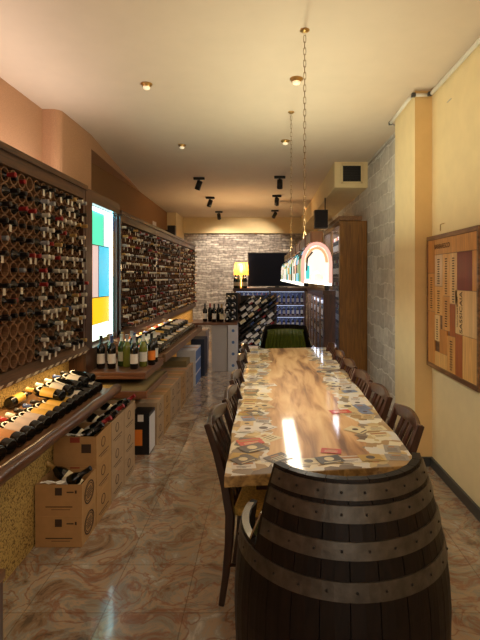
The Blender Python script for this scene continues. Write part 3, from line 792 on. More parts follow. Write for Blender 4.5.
# ------------------------------------------------------------ sloped display 1 with rail
def slope_shelf(name, label, xa, za, xb, zb, y0, y1, mat, th=.03):
    b = MB(); b.add([(xa,y0,za),(xb,y0,zb),(xb,y0,zb-th),(xa,y0,za-th),(xa,y1,za),(xb,y1,zb),(xb,y1,zb-th),(xa,y1,za-th)],
        [(0,1,2,3),(4,7,6,5),(0,4,5,1),(1,5,6,2),(2,6,7,3),(3,7,4,0)])
    return b.build(name, mat)
ds = thing('display_shelf', 'sloping display shelf with a polished log rail under the near wine rack', 'shelf', (-1.2,2.9,.6))
s1 = slope_shelf('board', '', -1.715, .69, -1.2, .655, 1.3, 3.86, M['mwood']); s1.parent = ds; s1.location = (1.2,-2.9,-.6)
lgp = [(-1.165+.004*math.sin(i*1.7), 1.3+i*.14, .667+.002*math.sin(i*2.3)) for i in range(19)]
o = MB().tube(lgp, [.036+.002*math.sin(i*1.1) for i in range(19)], 14).build('rail', M['rail'], ds); o.location = (1.2,-2.9,-.6)
# lying bottles
lying = {}
slope1 = math.atan2(.035,.515)
def lying_bottle(x, y, z, lab, glass='glass_d', cap='black', label=None, rz=PI, tilt=None, group=None, label_up=True, cat='wine bottle'):
    key = (glass,cap,label)
    if key not in lying:
        b = MB(); b.lathe(BP, 14, mis=[0,0,0,0,0,0,1,1,1])
        m1 = b.mesh('wine_bottle', [M[glass], M['cap_'+cap]])
        m2 = None
        if label:
            l = MB(); vs = []; n = 12
            for i in range(n+1):
                a = -1.9+3.8*i/n; vs += [(.0376*math.cos(a),.0376*math.sin(a),.05),(.0376*math.cos(a),.0376*math.sin(a),.16)]
            l.add(vs, [(2*i,2*i+2,2*i+3,2*i+1) for i in range(n)], 0, True); m2 = l.mesh('bottle_label', [M[label]])
        lying[key] = (m1, m2)
    m1, m2 = lying[key]
    o = bpy.data.objects.new('wine_bottle', m1); COL.objects.link(o); tag(o, lab.replace('un-labelled','unlabelled'), cat, group)
    # axis direction: horizontal heading rz, raised by tilt; label turned up
    tl = tilt or 0
    ax = Vector((math.cos(rz)*math.cos(tl), math.sin(rz)*math.cos(tl), math.sin(tl)))
    up = Vector((0,0,1)); xx = (up-ax*up.dot(ax)).normalized(); yy = ax.cross(xx)
    o.matrix_world = Matrix(((xx.x,yy.x,ax.x,x),(xx.y,yy.y,ax.y,y),(xx.z,yy.z,ax.z,z),(0,0,0,1)))
    if m2:
        l = bpy.data.objects.new('bottle_label', m2); COL.objects.link(l); l.parent = o
    return o
rnd = random.Random(21)
row = [('cream','cream'),('tanp','tan'),('tanp','tan'),('lilac','pink'),('lilac','pink'),('lilac','pink'),('gold','gold'),('gold','gold'),('gold','gold'),('gold','gold'),
       ('paperw','white'),('paperw','white'),(None,'un'),(None,'un'),('paperw','white')]
cpn = ['black','red','gold','black','red','white','black','blue','black','gold','white','black','blue','red','white']
for i,(lbm,ln) in enumerate(row):
    y = 2.31+i*.1
    zc = .66+(1.635-1.26-.0)*0+.0; x = -1.262; zs = .655+(-1.2-x)*.035/.515+.039
    lying_bottle(x, y, zs, '%s-labelled, %s-capped bottle, %s from the camera along the log rail' % (ln, cpn[i], ORD[i]),
                 cap=cpn[i], label=lbm, tilt=slope1, rz=PI-.33+rnd.uniform(-.04,.04), group='bottles lying on the near sloping shelf')
lying_bottle(-1.655, 3.12, .728, 'wine bottle with gold label lying crosswise against the rough wall, base to camera', label='gold', cap='black', rz=PI/2+.03, group='bottles lying on the near sloping shelf')
for i in range(5):
    y = 3.17+i*.14
    x = -1.325; zs = .655+(-1.2-x)*.035/.515+.039+.064
    lying_bottle(x, y+.05*0, zs, ('gold-labelled' if i==0 else ['','white-labelled','dark unlabelled','dark white-labelled','dark unlabelled'][i])+' wine bottle stacked on top of the lying row, '+ORD[i]+' from the camera',
                 cap=['gold','white','white','blue','black'][i], label=['gold','paperw',None,'paperw',None][i], tilt=slope1, rz=PI-.33, group='bottles lying on the near sloping shelf')

# ------------------------------------------------------------ cartons
cart_n = 0
def carton(x0,x1,y0,y1,z0,z1,label,mat='card',open_=False,logo=None,stripe=False,handle=False,group='wine cartons on the floor',tape=False,cat='box'):
    cx, cy = (x0+x1)/2, (y0+y1)/2; a, b_, h = (x1-x0)/2, (y1-y0)/2, z1-z0
    t = thing('carton', label, cat, (cx,cy,z0), group=group); m = M[mat]
    if open_:
        th = .004; b = MB()
        b.box(-a,a,-b_,b_,0,th); b.box(-a,a,-b_,-b_+th,th,h); b.box(-a,a,b_-th,b_,th,h); b.box(-a,-a+th,-b_+th,b_-th,th,h); b.box(a-th,a,-b_+th,b_-th,th,h)
        b.build('body', m, t)
        # torn flaps folded inward
        for (fx0,fx1,fy,dy) in ((-a*.95,-a*.1,-b_+.006,.05),(a*.1,a*.9,-b_+.006,.04)):
            f = MB(); f.add([(fx0,fy,h-.002),(fx1,fy,h-.002),(fx1-.02,fy+dy,h-.035),(fx0+.02,fy+dy,h-.03)], [(0,1,2,3)])
            o = f.build('flap', M['cardin'], t); s = o.modifiers.new('s','SOLIDIFY'); s.thickness = .003
    else:
        MB().box(-a,a,-b_,b_,0,h).build('body', m, t, bevel=.003)
        MB().box(-a*.98,a*.98,-.025,.025,h,h+.0008).build('tape', M['tanp'] if mat.startswith('card') else m, t)
    if logo == 'oval':
        b = MB(); k = 26
        for rr, hw in ((1.0,.004),(.8,.0022)):
            pts = [(a+.0012, .075*rr*math.cos(2*PI*i/k), h*.5+.062*rr*math.sin(2*PI*i/k)) for i in range(k+1)]
            b.sweep(pts, (hw,.0006), up=(1,0,0))
        for i in range(5): b.box(a+.0006,a+.0015,-.05+.01*abs(i-2),.05-.01*abs(i-2),h*.5-.03+i*.013,h*.5-.024+i*.013)
        b.build('printed_logo', M['ink'], t)
    if logo == 'lines':
        b = MB(); k = 16
        for zc in (h*.62,):
            pts = [(a+.0012, .035*math.cos(2*PI*i/k)-.02, zc+.03*math.sin(2*PI*i/k)) for i in range(k+1)]
            b.sweep(pts, (.0025,.0006), up=(1,0,0))
        b.box(a+.0006,a+.0014,-b_*.7,b_*.6,h*.24,h*.27); b.box(a+.0006,a+.0014,-b_*.5,b_*.4,h*.16,h*.18)
        b.build('printed_mark', M['ink'], t)
    if stripe:
        b = MB(); b.box(-a*.55,a*.6,-b_-.0012,-b_-.0004,h*.28,h*.31); b.box(-a*.3,a*.5,-b_-.0012,-b_-.0004,h*.2,h*.215)
        b.box(-.02,.02,-b_-.0012,-b_-.0004,h*.66,h*.9); b.box(a*.35,a*.65,-b_-.0012,-b_-.0004,h*.74,h*.78); b.box(a*.7,a*.78,-b_-.0012,-b_-.0004,h*.72,h*.82)
        b.build('printed_text', M['ink'], t)
    if tape:
        MB().box(-.03,.03,-b_-.0016,-b_-.0004,h*.80,h*.98).build('red_print', M['redtape'], t)
        MB().box(a*.3,a*.75,-b_-.0012,-b_-.0004,h*.45,h*.75).build('printed_text', M['ink'], t)
    return t
H1 = .18
A0,A1 = -1.312,-1.043
carton(A0,A1,2.755,2.985,0,H1,'brown carton with oval print on the floor, bottom of the nearest stack',logo='oval',stripe=True)
carton(A0,A1,2.755,2.985,H1,2*H1,'open brown carton with oval print, top of the nearest stack',open_=True,logo='oval',stripe=True)
for j,(ya,yb) in enumerate(((2.995,3.285),(3.29,3.585),(3.59,3.885))):
    w_ = ['second','third','fourth'][j]
    for k in range(3):
        carton(A0+.0,A1,ya,yb,k*.185,(k+1)*.185,'tan carton, %s layer of the %s stack from the camera' % (['bottom','middle','open top'][k], w_), 'card' if j==0 else 'card2', open_=(k==2), logo='lines', tape=(j==0))
def inbox(x,y,z,lab,rz,tilt=.0,label='paperw',cap='black'):
    lying_bottle(x,y,z,lab,label=label,cap=cap,rz=rz,tilt=tilt,group='bottles lying in the open cartons')
# wine bottles inside open cartons
g = 'nearest open carton'
for (y0,z,n_,w_) in ((2.84,.25,2,'nearest'),(3.06,.44,3,'second'),(3.355,.44,3,'third'),(3.655,.44,3,'fourth')):
    for q in range(n_):
        fl = q%2; y = y0+q*(.078 if n_==3 else .09)
        inbox(-1.275 if not fl else -1.08, y, z, 'bottle lying in the %s open carton from the camera, %s from the front' % (w_, ORD[q]), 0 if not fl else PI, .60, label=['paperw','cream','paperw'][q], cap=['black','gold','red'][q])
# white tissue sheets in the boxes
for (x,y,z,l) in ((-1.22,2.785,.352,'crumpled white paper over the front of the nearest open carton'),(-1.2,3.02,.552,'crumpled white paper in the open carton of the second stack')):
    b = MB(); n = 6; vs = []
    for i in range(n+1):
        for j in range(4): vs.append((-.07+.14*i/n+.005*math.sin(j*3+i), -.02+.02*j, .006*math.sin(i*2.1+j*1.7)-.004*j+.012))
    b.add(vs, [(i*4+j,(i+1)*4+j,(i+1)*4+j+1,i*4+j+1) for i in range(n) for j in range(3)], 0, False)
    o = b.build('packing_paper', M['paperw'], loc=(x,y,z)); s = o.modifiers.new('s','SOLIDIFY'); s.thickness = .001
    tag(o, l, 'paper')

# ------------------------------------------------------------ stepped platforms with standing bottles
pf = thing('display_platform', 'upper brown wooden platform carrying upright bottles beside the glowing panel', 'shelf', (-1.33,4.7,.64))
MB().box(-.29,.275,-.42,.36,.03,.06).box(-.285,.27,-.42,-.39,.0,.03).build('top_board', M['mwoodx'], pf, bevel=.004)
MB().box(.235,.27,-.38,.36,-.01,.03).build('side_board', M['mwood'], pf)
ps = thing('display_platform', 'lower empty olive-brown wooden step under the upright bottles', 'shelf', (-1.28,4.6,.52))
MB().box(-.3,.28,-.50,.36,.04,.06).build('top_board', M['olive'], ps)
MB().box(-.3,.285,-.53,-.50,.0,.06).build('front_board', M['mwoodx'], ps, bevel=.004)
MB().box(.262,.285,-.50,.36,.0,.06).build('side_board', M['mwood'], ps, bevel=.004)
MB().box(-.26,-.22,-.44,-.2,-.52,.04).build('support', M['dwoodz'], ps)
stand = {}
def standing(x,y,z,lab,glass='glass_d',cap='black',label='paperw',rz=-PI/2+.4,h=1.0,group=None,simple=False):
    if simple:
        mt = Matrix.Translation((x,y,z))@Matrix.Scale(h,4)
        rest.lathe([BP[0],BP[2],BP[4],BP[5],BP[7]], 9, mis=[0,0,0,{'white':1,'silver':2,'black':3,'gold':4,'red':5,'blue':6}[cap]], mtx=mt)
        vs = []
        for i in range(9):
            a = rz-1.2+2.4*i/8; vs += [(.0385*math.cos(a),.0385*math.sin(a),.05),(.0385*math.cos(a),.0385*math.sin(a),.15)]
        rest.add(vs, [(2*i,2*i+2,2*i+3,2*i+1) for i in range(8)], 8, True, mt); return
    key = (glass,cap,label,simple)
    if key not in stand:
        m1 = MB().lathe(BP, 10 if simple else 16, mis=[0,0,0,0,0,0,1,1,1]).mesh('wine_bottle', [M[glass], M['cap_'+cap]])
        l = MB(); vs = []; n = 12
        for i in range(n+1):
            a = -1.3+2.6*i/n; vs += [(.0376*math.cos(a),.0376*math.sin(a),.05),(.0376*math.cos(a),.0376*math.sin(a),.14)]
        l.add(vs, [(2*i,2*i+2,2*i+3,2*i+1) for i in range(n)], 0, True)
        stand[key] = (m1, l.mesh('bottle_label', [M[label or 'paperw']]))
    m1,m2 = stand[key]
    o = bpy.data.objects.new('wine_bottle', m1); COL.objects.link(o); o.location = (x,y,z); o.rotation_euler = (0,0,rz); o.scale = (h,h,h)
    tag(o, lab, 'wine bottle', group)
    if label:
        c = bpy.data.objects.new('bottle_label', m2); COL.objects.link(c); c.parent = o
    return o
PZ = .70
st = [(-1.515,4.47,'glass_d','black','paperw','dark white-labelled'),(-1.415,4.47,'glass_d','blue','paperw','dark white-labelled, blue-capped'),(-1.36,4.60,'glass_g','white','cream','green cream-labelled'),
      (-1.30,4.56,'glass_y','silver',None,'pale olive unlabelled'),(-1.205,4.46,'glass_d','silver','paperw','dark white-labelled, silver-capped'),(-1.15,4.58,'glass_y','white','paperw','olive white-labelled'),
      (-1.09,4.66,'glass_d','black','orange','dark orange-labelled'),(-1.47,4.62,'glass_g','red','cream','green red-capped'),(-1.40,4.76,'glass_d','gold',None,'dark gold-capped'),
      (-1.27,4.72,'glass_g','blue','paperw','green blue-capped'),(-1.19,4.74,'glass_g','black',None,'green black-capped'),(-1.10,4.82,'glass_d','white','paperw','dark white-capped'),(-1.33,4.85,'glass_d','silver',None,'dark silver-capped')]
for i,(x,y,gl_,cp_,lb,ds_) in enumerate(st):
    pos = 'front row' if y < 4.6 else ('middle row' if y < 4.73 else 'back row')
    standing(x,y,PZ,'%s upright bottle in the %s on the upper platform' % (ds_,pos),gl_,cp_,lb,group='upright bottles on the upper platform')

# ------------------------------------------------------------ second sloping display
ds2 = thing('display_shelf', 'long sloping wooden display shelf full of lying bottles under the far racks', 'shelf', (-1.3,6.5,.7))
s2 = slope_shelf('board','', -1.625,.76,-1.07,.70,5.08,8.05,M['mwood'],.025); s2.parent = ds2; s2.location = (1.3,-6.5,-.7)
MB().box(.225,.262,-1.42,1.56,-.05,.035).build('front_board', M['mwood'], ds2, bevel=.004)
for yy in (-1.3,0,1.3): MB().box(-.25,-.21,yy,yy+.04,-.7,.0).build('support', M['dwoodz'], ds2)
sl2 = math.atan2(.06,.555)
k = 0; lbl2 = ['paperw','cream','paperw',None,'lilac','paperw',None,'cream','gold']
ln2 = {'paperw':'white','cream':'cream',None:'un','lilac':'pink','gold':'gold'}
for i in range(28):
    y = 5.16+i*.1; lb = lbl2[(i*5)%9]; x = -1.13
    zs = .70+(-1.07-x)*.06/.555+.040; cp_ = cnames[(i*5+2)%6]
    lying_bottle(x,y,zs,'%s-labelled, %s-capped bottle in the far slope front row, %s from the platform' % (ln2[lb],cp_,ORD[i]),cap=cp_,label=lb,tilt=sl2,rz=PI+rnd.uniform(-.05,.05),group='bottles lying on the far sloping shelf')
for i in range(13):
    y = 5.3+i*.2; lb = lbl2[(i*4+1)%9]; x = -1.22; zs = .70+(-1.07-x)*.06/.555+.040+.068; cp_ = cnames[(i*5+1)%6]
    lying_bottle(x,y,zs,'%s-labelled, %s-capped bottle stacked atop the far slope, %s from the platform' % (ln2[lb],cp_,ORD[i]),cap=cp_,label=lb,tilt=sl2,rz=PI+rnd.uniform(-.15,.15),group='bottles lying on the far sloping shelf')

# ------------------------------------------------------------ floor cartons further down the left side
t = carton(-1.16,-1.0,4.19,4.41,0,.36,'tall black gift carton with orange label standing on the floor','black',group=None)
MB().box(-.07,.02,-.1122,-.1106,.08,.22).build('orange_label', M['orange'], t)
MB().box(-.02,.03,-.1122,-.1106,.29,.35).build('white_label', M['paperw'], t)
MB().box(.0802,.0815,-.105,.105,.01,.33).build('white_side_panel', M['cardw'], t)
carton(-1.45,-1.18,4.25,4.5,0,.40,'brown carton tucked behind the black gift carton','card2',open_=True,group=None)
ny = 4.44
for j in range(7):
    for k in range(2):
        carton(-1.30,-.985+.004*j,ny,ny+.295,k*.195,(k+1)*.195,'tan carton, %s layer, %s along the floor row behind the black gift carton' % (['bottom','top'][k],ORD[j]), ['card2','card','card2'][j%3], logo='lines')
    ny += .30
carton(-1.40,-1.0,6.2,6.5,.392,.47,'flat cream carton lying on the far end of the carton row','olive')
for k in range(3):
    t = carton(-1.24,-.97,6.82,7.38,k*.17,(k+1)*.17,'white carton with blue side, %s of the stack of three' % ['bottom','middle','top'][k],'cardw')
    MB().box(.1352,.1362,-.27,.27,.01,.15).build('blue_side_panel', M['cardb'], t)
carton(-1.14,-.93,7.5,7.9,0,.58,'dark navy carton behind the white and blue stack','navy',group=None)
carton(-1.2,-1.0,8.3,8.7,0,.62,'pale grey tall carton behind the navy carton','cardg',group=None)
carton(-.86,-.60,7.9,8.3,0,.38,'large pale grey carton at the bottom, under the small bottle counter','cardg',group='pale cartons at the end of the aisle')
carton(-.86,-.60,7.9,8.3,.38,.76,'large pale grey carton at the top, under the small bottle counter','cardg',group='pale cartons at the end of the aisle')
for k in range(4):
    t = carton(-.592,-.44,7.88,8.2,k*.19,(k+1)*.19,'small white carton, %s of the narrow stack by the bottle stand' % ['bottom','second','third','top'][k],'cardw',group='pale cartons at the end of the aisle')
    MB().lathe([(.025,0),(.025,.0012)],14,mtx=Matrix.Translation((.01,-.1602,.1))@Matrix.Rotation(PI/2,4,'X')).build('printed_logo', M['cardb'], t)
t = carton(-.24,-.06,5.75,5.95,0,.70,'white carton with purple round logo at the far end of the table','cardw',group=None)
MB().lathe([(.028,0),(.028,.001),(.018,.001),(.018,0)],18,mtx=Matrix.Translation((.03,-.1005,.62))@Matrix.Rotation(PI/2,4,'X'),caps_=False).build('printed_logo', plain('purple_print',(150,90,160),.6), t)
# small counter with upright bottles behind cartons
ct = thing('side_counter', 'small wooden counter top with upright bottles behind the pale cartons', 'counter', (-.9,8.3,.76))
MB().box(-.32,.46,-.42,.25,.0,.035).build('top_board', M['mwoodx'], ct, bevel=.004)
MB().box(-.3,-.26,.1,.2,-.76,0).build('leg', M['dwoodz'], ct)
MB().box(.40,.44,.1,.2,-.76,0).build('leg', M['dwoodz'], ct)
for i,(x,y,gl_,cp_,lb) in enumerate(((-1.0,8.15,'glass_d','black','paperw'),(-.92,8.2,'glass_d','red',None),(-.84,8.1,'glass_d','black','paperw'),(-.77,8.15,'glass_d','black',None),(-.71,8.05,'glass_d','gold','cream'),(-.63,8.15,'glass_d','black','paperw'))):
    standing(x,y,.795,'dark upright bottle on the small side counter, %s from the left' % ORD[i],gl_,cp_,lb,group='upright bottles on the side counter')

# riddling rack: two leaning boards full of bottles
rk = thing('bottle_stand', 'black leaning stand filled with slanting wine bottles in front of the bar', 'bottle stand', (-.12,8.3,0))
def rl(x,y,z): return (x+.12,y-8.3,z)
lean = lambda z: 8.55-.0*z + .35*(1-z/1.2)*-1+.1
MB().add([rl(-.47,8.2,0),rl(.19,8.2,0),rl(.19,8.62,1.22),rl(-.47,8.62,1.22),rl(-.47,8.225,0),rl(.19,8.225,0),rl(.19,8.645,1.22),rl(-.47,8.645,1.22)],
   [(0,1,2,3),(7,6,5,4),(0,4,5,1),(1,5,6,2),(2,6,7,3),(3,7,4,0)]).build('front_board', M['blackmetal'], rk)
for x in (-.50,-.44,.20): MB().sweep([rl(x,8.2,0),rl(x,8.64,1.25)],(.025,.03),up=(0,1,0)).build('frame_rail', M['dwoodz'], rk)
MB().sweep([rl(-.46,8.95,0),rl(-.46,8.66,1.22)],(.02,.02),up=(0,1,0)).build('rear_leg', M['blackmetal'], rk)
MB().sweep([rl(.19,8.95,0),rl(.19,8.66,1.22)],(.02,.02),up=(0,1,0)).build('rear_leg', M['blackmetal'], rk)
lb3 = ['paperw',None,'cream','paperw',None]
for r in range(8):
    for c in range(5):
        z = .30+r*.113; x = -.35+c*.115+(.03 if r%2 else 0); y = 8.2+.42*z/1.22-.045
        lb = lb3[(r*3+c*2)%5]
        lying_bottle(x-.10,y-.02,z-.05,'bottle slanting in the black stand, %s row from top, %s from left' % (ORD[7-r],ORD[c]),label=lb,cap=cnames[(r+c)%6],rz=.05,tilt=.62,group='bottles in the black leaning stand')
# narrow side holder with white bottle ends
sh_ = thing('bottle_stand', 'narrow black stand holding bottles end-on beside the pale cartons', 'bottle stand', (-.56,8.35,.795))
MB().box(-.10,.10,.0,.10,0,.48).build('holder_frame', M['blackmetal'], sh_)
for r in range(4):
    for c in range(2):
        lying_bottle(-.61+c*.09,8.23,.855+r*.115,'bottle end-on in the narrow black stand, %s row from bottom, %s' % (ORD[r],['left','right'][c]),glass='glass_d',cap='white',label='paperw',rz=-PI/2,tilt=0.0,group='bottles in the narrow stand')

# ------------------------------------------------------------ back bar with lit shelves
BY = 9.3; BZ = 1.335
bar = thing('back_bar', 'dark wooden bar shelving lit blue inside, under the television', 'bar shelving', (.12,BY,0))
MB().box(-.72,.72,-.03,.48,BZ-.06,BZ).build('worktop', M['dwood'], bar, bevel=.005)
MB().box(-.70,.70,.42,.44,.0,BZ-.06).build('back_panel', M['cool'], bar)
for x in (-.70,-.02,.66): MB().box(x,x+.03,0,.42,0,BZ-.06).build('upright', M['dwoodz'], bar)
SZ = [.28,.56,.80,1.03]
for z in SZ:
    for x in (-.67,.01): MB().box(x,x+.65,0,.42,z-.02,z).build('shelf', M['dwood'], bar)
for z in (BZ-.07,1.0,.77,.53):
    light('shelf_led', 'AREA', (0,.2,z-.008), 5, (.74,.82,1), (0,0,0), 1.2, .1, parent=bar)
    MB().box(-.66,.66,.04,.05,z-.006,z).build('led_strip', M['coolw'], bar)
for si,z in enumerate((.56,.80,1.03)):
    for i in range(15):
        x = -.60+i*.087
        if abs(x+.005) < .04: continue
        hgt = .78 if z > .79 else .7
        standing(.12+x,BY+.1,z,'bottle on the %s lit bar shelf, %d from the left' % (['lower','middle','top'][si],i+1),'glass_d',['white','red','black','blue'][(i//4)%4],'paperw',rz=-PI/2,h=.70,group='bottles on the blue-lit bar shelves',simple=True)
tv = thing('television', 'large black flat television standing on the bar by the table lamp', 'television', (.26,BY+.25,BZ))
MB().box(-.58,.62,-.02,.03,.03,.70).build('casing', M['black'], tv, bevel=.006)
MB().box(-.56,.60,-.022,-.0195,.05,.68).build('screen', M['screen'], tv)
MB().box(-.2,.2,-.09,.11,0,.015).box(-.04,.04,-.0,.03,.015,.06).build('stand', M['black'], tv)
tl = thing('table_lamp', 'glowing yellow drum table lamp left of the television', 'lamp', (-.45,BY+.22,BZ))
MB().lathe([(.07,0),(.07,.015),(.02,.03),(.015,.26)],16).build('base', M['brass'], tl)
MB().lathe([(.15,.25),(.125,.50)],24,caps_=False).build('lamp_shade', M['shadey'], tl)
MB().lathe([(.02,.30),(.035,.35),(.02,.40)],12).build('bulb', emit('warm_bulb',(255,214,130),12), tl)
light('table_lamp_light','POINT',(0,0,.42),60,(1,.68,.34),size=.05,parent=tl)
for i,(x,gl_) in enumerate(((-.56,'glass_d'),(-.50,'glass_g'),(-.40,'glass_g'),(-.36,'glass_d'))):
    standing(x,BY+.06,BZ,'upright bottle below the yellow lamp on the bar, %s from the left' % ORD[i],gl_,'black','cream',h=.85,group='bottles under the yellow lamp')

# lower glazed unit on the right
fx0,fx1 = .835,1.20
fr = thing('glazed_counter', 'low dark wooden glazed cabinet with blue-white light along the right wall', 'display cabinet', (1.0,8.0,0))
def F(b, x0,x1,y0,y1,z0,z1): return b.box(x0-1.0,x1-1.0,y0-8.0,y1-8.0,z0,z1)
F(MB(),.82,1.0,6.7,9.27,1.30,1.36).build('worktop', M['dwood'], fr)
F(MB(),.835,1.0,6.72,6.78,.0,1.30).build('end_panel', M['dwoodz'], fr)
F(MB(),.835,.96,6.78,9.26,0,.25).build('plinth', M['dwood'], fr)
F(MB(),.985,1.0,6.78,9.26,.25,1.30).build('back_panel', M['cool'], fr)
for i in range(5):
    ya = 6.79+i*.495
    d = MB(); F(d,.836,.86,ya,ya+.035,.25,1.30); F(d,.836,.86,ya+.455,ya+.49,.25,1.30); F(d,.836,.86,ya+.035,ya+.455,1.25,1.30); F(d,.836,.86,ya+.035,ya+.455,.25,.30)
    dd = d.build('door', M['mwood'], fr)
    g_ = MB(); F(g_,.845,.85,ya+.035,ya+.455,.30,1.25); g_.build('glass', M['pane'], dd)
light('cabinet_led','AREA',(-.08,0,1.28),9,(.72,.8,1),(0,0,0),.08,2.4,parent=fr)
for s_ in (.60,.93):
    F(MB(),.862,.984,6.79,9.25,s_-.012,s_).build('shelf', M['dwood'], fr)
for zi_,z in enumerate((.60,.93)):
    for i in range(13):
        standing(.92,6.95+i*.178,z,'bottle in the low glazed cabinet, %s shelf, %s from the camera' % (['middle','top'][zi_],ORD[i]),'glass_d',['silver','white','blue'][i%3],'paperw',rz=PI,h=.85,group='bottles in the low glazed cabinet',simple=True)
# dark things on its end
tag(MB().box(-.03,.03,-.03,.03,0,.15).build('small_speaker', M['black'], loc=(.88,6.76,1.361), bevel=.005),'small black box standing on the near end of the low glazed cabinet','speaker')

# tall oak cabinet
tc = thing('display_cabinet', 'tall honey-brown wooden display cabinet with glass doors against the right wall', 'cabinet', (1.2,7.2,0))
def G(b, x0,x1,y0,y1,z0,z1): return b.box(x0-1.2,x1-1.2,y0-7.2,y1-7.2,z0,z1)
G(MB(),1.01,1.375,6.4,6.44,0,2.30).build('side_panel', M['cabwood'], tc, bevel=.004)
G(MB(),1.01,1.375,8.06,8.1,0,2.30).build('side_panel', M['cabwood'], tc)
G(MB(),.99,1.30,6.375,8.12,2.30,2.36).build('cornice', M['mwood'], tc, bevel=.006)
G(MB(),1.345,1.375,6.44,8.06,0,2.30).build('back_panel', M['cardg'], tc)
G(MB(),1.02,1.345,6.44,8.06,0,.12).build('plinth', M['cabwood'], tc)
for z in (.5,.85,1.2,1.55,1.9): G(MB(),1.05,1.345,6.44,8.06,z-.012,z).build('shelf', M['cabwood'], tc)
for i in range(2):
    ya = 6.445+i*.81
    d = MB(); G(d,1.01,1.035,ya,ya+.05,.12,2.30); G(d,1.01,1.035,ya+.755,ya+.805,.12,2.30); G(d,1.01,1.035,ya+.05,ya+.755,2.24,2.30); G(d,1.01,1.035,ya+.05,ya+.755,.12,.18)
    dd = d.build('door', M['cabwood'], tc)
    g_ = MB(); G(g_,1.02,1.025,ya+.05,ya+.755,.18,2.24); g_.build('glass', M['pane'], dd)
    h_ = MB(); G(h_,.995,1.01,ya+(.72 if i==0 else .03),ya+(.74 if i==0 else .05),1.15,1.30); h_.build('handle', M['brass'], dd)
light('cabinet_led','AREA',(-.02,0,2.28),8,(.85,.88,1),(0,0,0),.2,1.4,parent=tc)
light('cabinet_led','AREA',(-.17,0,1.2),5,(.85,.88,1),(0,PI/2,0),1.8,1.4,parent=tc)
for zi_,z in enumerate((.85,1.2,1.55,1.9)):
    for i in range(11):
        standing(1.15,6.55+i*.14,z,'bottle in the tall wooden cabinet, %s shelf, %s from the camera' % (['lowest visible','second','third','top'][zi_],ORD[i]),'glass_d',['white','red','gold'][i%3],'paperw',rz=PI,h=.9,group='bottles in the tall wooden cabinet',simple=True)

# the remaining small bottles as one object
tag(rest.build('wine_bottle', [M['glass_d'],M['cap_white'],M['cap_silver'],M['cap_black'],M['cap_gold'],M['cap_red'],M['cap_blue'],M['tag'],M['paperw']]),
    'hundreds of small wine bottles packed in the far racks, lit bar shelves and glass cabinets', 'wine bottles', None, 'stuff')


# speakers
def speaker(name,label,x,y,z,w_,d_,h_,br):
    t = thing(name,label,'speaker',(x,y,z),group='black wall speakers')
    MB().box(-w_/2,w_/2,-d_/2,d_/2,0,h_).build('cabinet', M['black'], t, bevel=.006)
    MB().box(-w_*.43,w_*.43,-d_/2-.006,-d_/2,h_*.05,h_*.95).build('grille', plain('speaker_grille',(44,40,42),.8,bump=.5,bscale=300), t)
    MB().box(*br).build('bracket', M['blackmetal'], t)
speaker('speaker','dark speaker hanging from the yellow ceiling housing above the stained glass lamp',.86,7.3,2.29,.20,.16,.27,(.06,.075,-.01,.01,.27,.46))
speaker('speaker','small black speaker on the left wall above the farthest rack',-2.05,10.7,2.45,.17,.15,.24,(-.28,-.0,-.02,.02,.10,.14))
# notice
nt = tag(MB().box(0,.004,-.16,.16,-.09,.09).build('wall_notice', M['cardw'], loc=(-2.257,9.9,2.60)),'small white notice on the brown wall above the far racks','sign')

# ------------------------------------------------------------ framed crate collage
fm = thing('framed_collage', 'framed collage of wooden wine crate panels hanging on the yellow wall', 'picture', (1.362,3.43,.86))
MB().box(-.03,.008,-.45,.45,.0,.99).build('backing', M['mwood'], fm)
for (a,b_,c,d) in ((-.46,.46,.0-.02,.01),(-.46,.46,.98,1.01),(-.47,-.45,-.02,1.01),(.45,.465,-.02,1.01)):
    MB().box(-.045,.008,a,b_,c,d).build('frame', M['mwood'], fm)
pl = {'p1':(222,160,84),'p2':(236,182,108),'p3':(206,138,66),'p4':(128,44,34),'p5':(240,202,142),'p6':(178,98,44),'p7':(226,194,154)}
pmats = {k_: wood('crate_'+k_, tuple(int(v*.86) for v in c_), c_, 2, .5, .3) for k_,c_ in pl.items()}
# panels: (ya,yb,za,zb,mat) ya from near end (-.45) to far (.45)
pan = [(.30,.45,.72,.98,'p3'),(.30,.45,.42,.72,'p1'),(.30,.45,.01,.42,'p3'),
       (-.45,.30,.86,.98,'p1'),(.14,.30,.62,.86,'p7'),(.0,.14,.55,.86,'p2'),(-.13,.0,.50,.86,'p5'),(-.37,-.13,.60,.86,'p4'),(-.45,-.37,.60,.86,'p1'),
       (.14,.30,.40,.62,'p2'),(.20,.30,.20,.40,'p5'),(.0,.14,.30,.55,'p1'),(.05,.2,.12,.30,'p3'),(-.1,.0,.27,.50,'p6'),(-.45,-.1,.30,.60,'p5'),
       (-.22,-.1,.01,.30,'p6'),(-.45,-.22,.01,.30,'p2'),(-.1,.05,.01,.27,'p1'),(.05,.30,.01,.12,'p2')]
for ya,yb,za,zb,mm in pan:
    p = MB().box(-.038,-.03,ya+.002,yb-.002,za+.002,zb-.002).build('crate_panel', pmats[mm], fm)
    if mm in ('p2','p5','p7','p1') and (zb-za) > .15:
        b = MB(); n = int((zb-za)/.018)
        for i in range(1,n-1):
            zc = zb-.02-i*.018; k = .30 if i%3 else .22; cy = (ya+yb)/2; hw = (yb-ya)*k
            b.box(-.0388,-.0379,cy-hw*.5,cy+hw*.5,zc-.004,zc+.004)
        if ya > -.2: b.build('printed_mark', M['ink'], p)
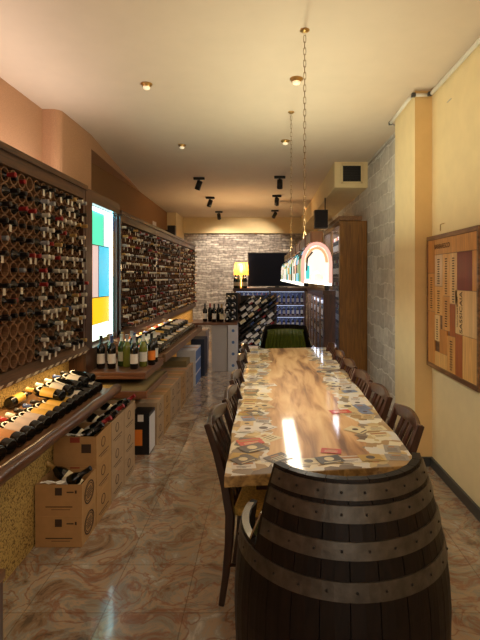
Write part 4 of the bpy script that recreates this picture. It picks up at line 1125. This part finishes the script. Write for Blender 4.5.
def text(body, size, loc, rot, mat, parent, name='lettering'):
    c = bpy.data.curves.new(name,'FONT'); c.body = body; c.size = size; c.extrude = .0004; c.align_x = 'CENTER'; c.align_y = 'CENTER'
    o = bpy.data.objects.new('t', c); COL.objects.link(o)
    dg = bpy.context.evaluated_depsgraph_get(); me = bpy.data.meshes.new_from_object(o.evaluated_get(dg)); bpy.data.objects.remove(o)
    me.materials.clear(); me.materials.append(mat)
    q = bpy.data.objects.new(name, me); COL.objects.link(q); q.parent = parent; q.location = loc; q.rotation_euler = rot; return q
# text faces -X; reads upward
R0 = Matrix(((0,0,-1),(0,0,0),(0,0,0)))
def facing_negx(up): # up: heading of text baseline: world z (reading upwards)
    ex = Vector((0,0,1)) if up else Vector((0,-1,0)); ez = Vector((-1,0,0)); ey = ez.cross(ex)
    return Matrix((ex,ey,ez)).transposed().to_euler()
text('SASSICAIA', .062, (-.0392,-.20,.45), facing_negx(True), M['ink'], fm)
text('TENUTA SAN GUIDO', .022, (-.0392,-.14,.45), facing_negx(True), M['ink'], fm)
text('BARBARESCO', .05, (-.0392,.15,.92), facing_negx(False), M['ink'], fm)
# loose hooks on the wall above
for y,z,l in ((3.72,1.96,'bent wire hook on the yellow wall above the left of the collage'),(2.98,2.10,'bent wire hook on the yellow wall above the right of the collage')):
    tag(MB().tube([(0,.03,-.05),(0,.03,0),(0,-.05,.0)],.003,6).build('wire_hook', M['brass'], loc=(1.374,y,z)), l, 'hook')
tag(MB().tube([(0,-.02,0),(0,.06,.0)],.003,6).build('wire_hook', M['cardg'], loc=(1.374,3.55,2.86)), 'short cable end sticking out of the yellow wall below the conduit', 'hook')

# ------------------------------------------------------------ stool at lower left edge
stl = thing('low_stool', 'corner of a low brown wooden stool by the rough yellow plinth', 'stool', (-1.19,1.87,0))
MB().box(-.115,.117,-.14,.13,.30,.34).build('seat', M['mwood'], stl, bevel=.005)
for a in (-.095,.095):
    for b_ in (-.115,.105): MB().box(a-.015,a+.015,b_-.015,b_+.015,0,.30).build('leg', M['dwoodz'], stl)
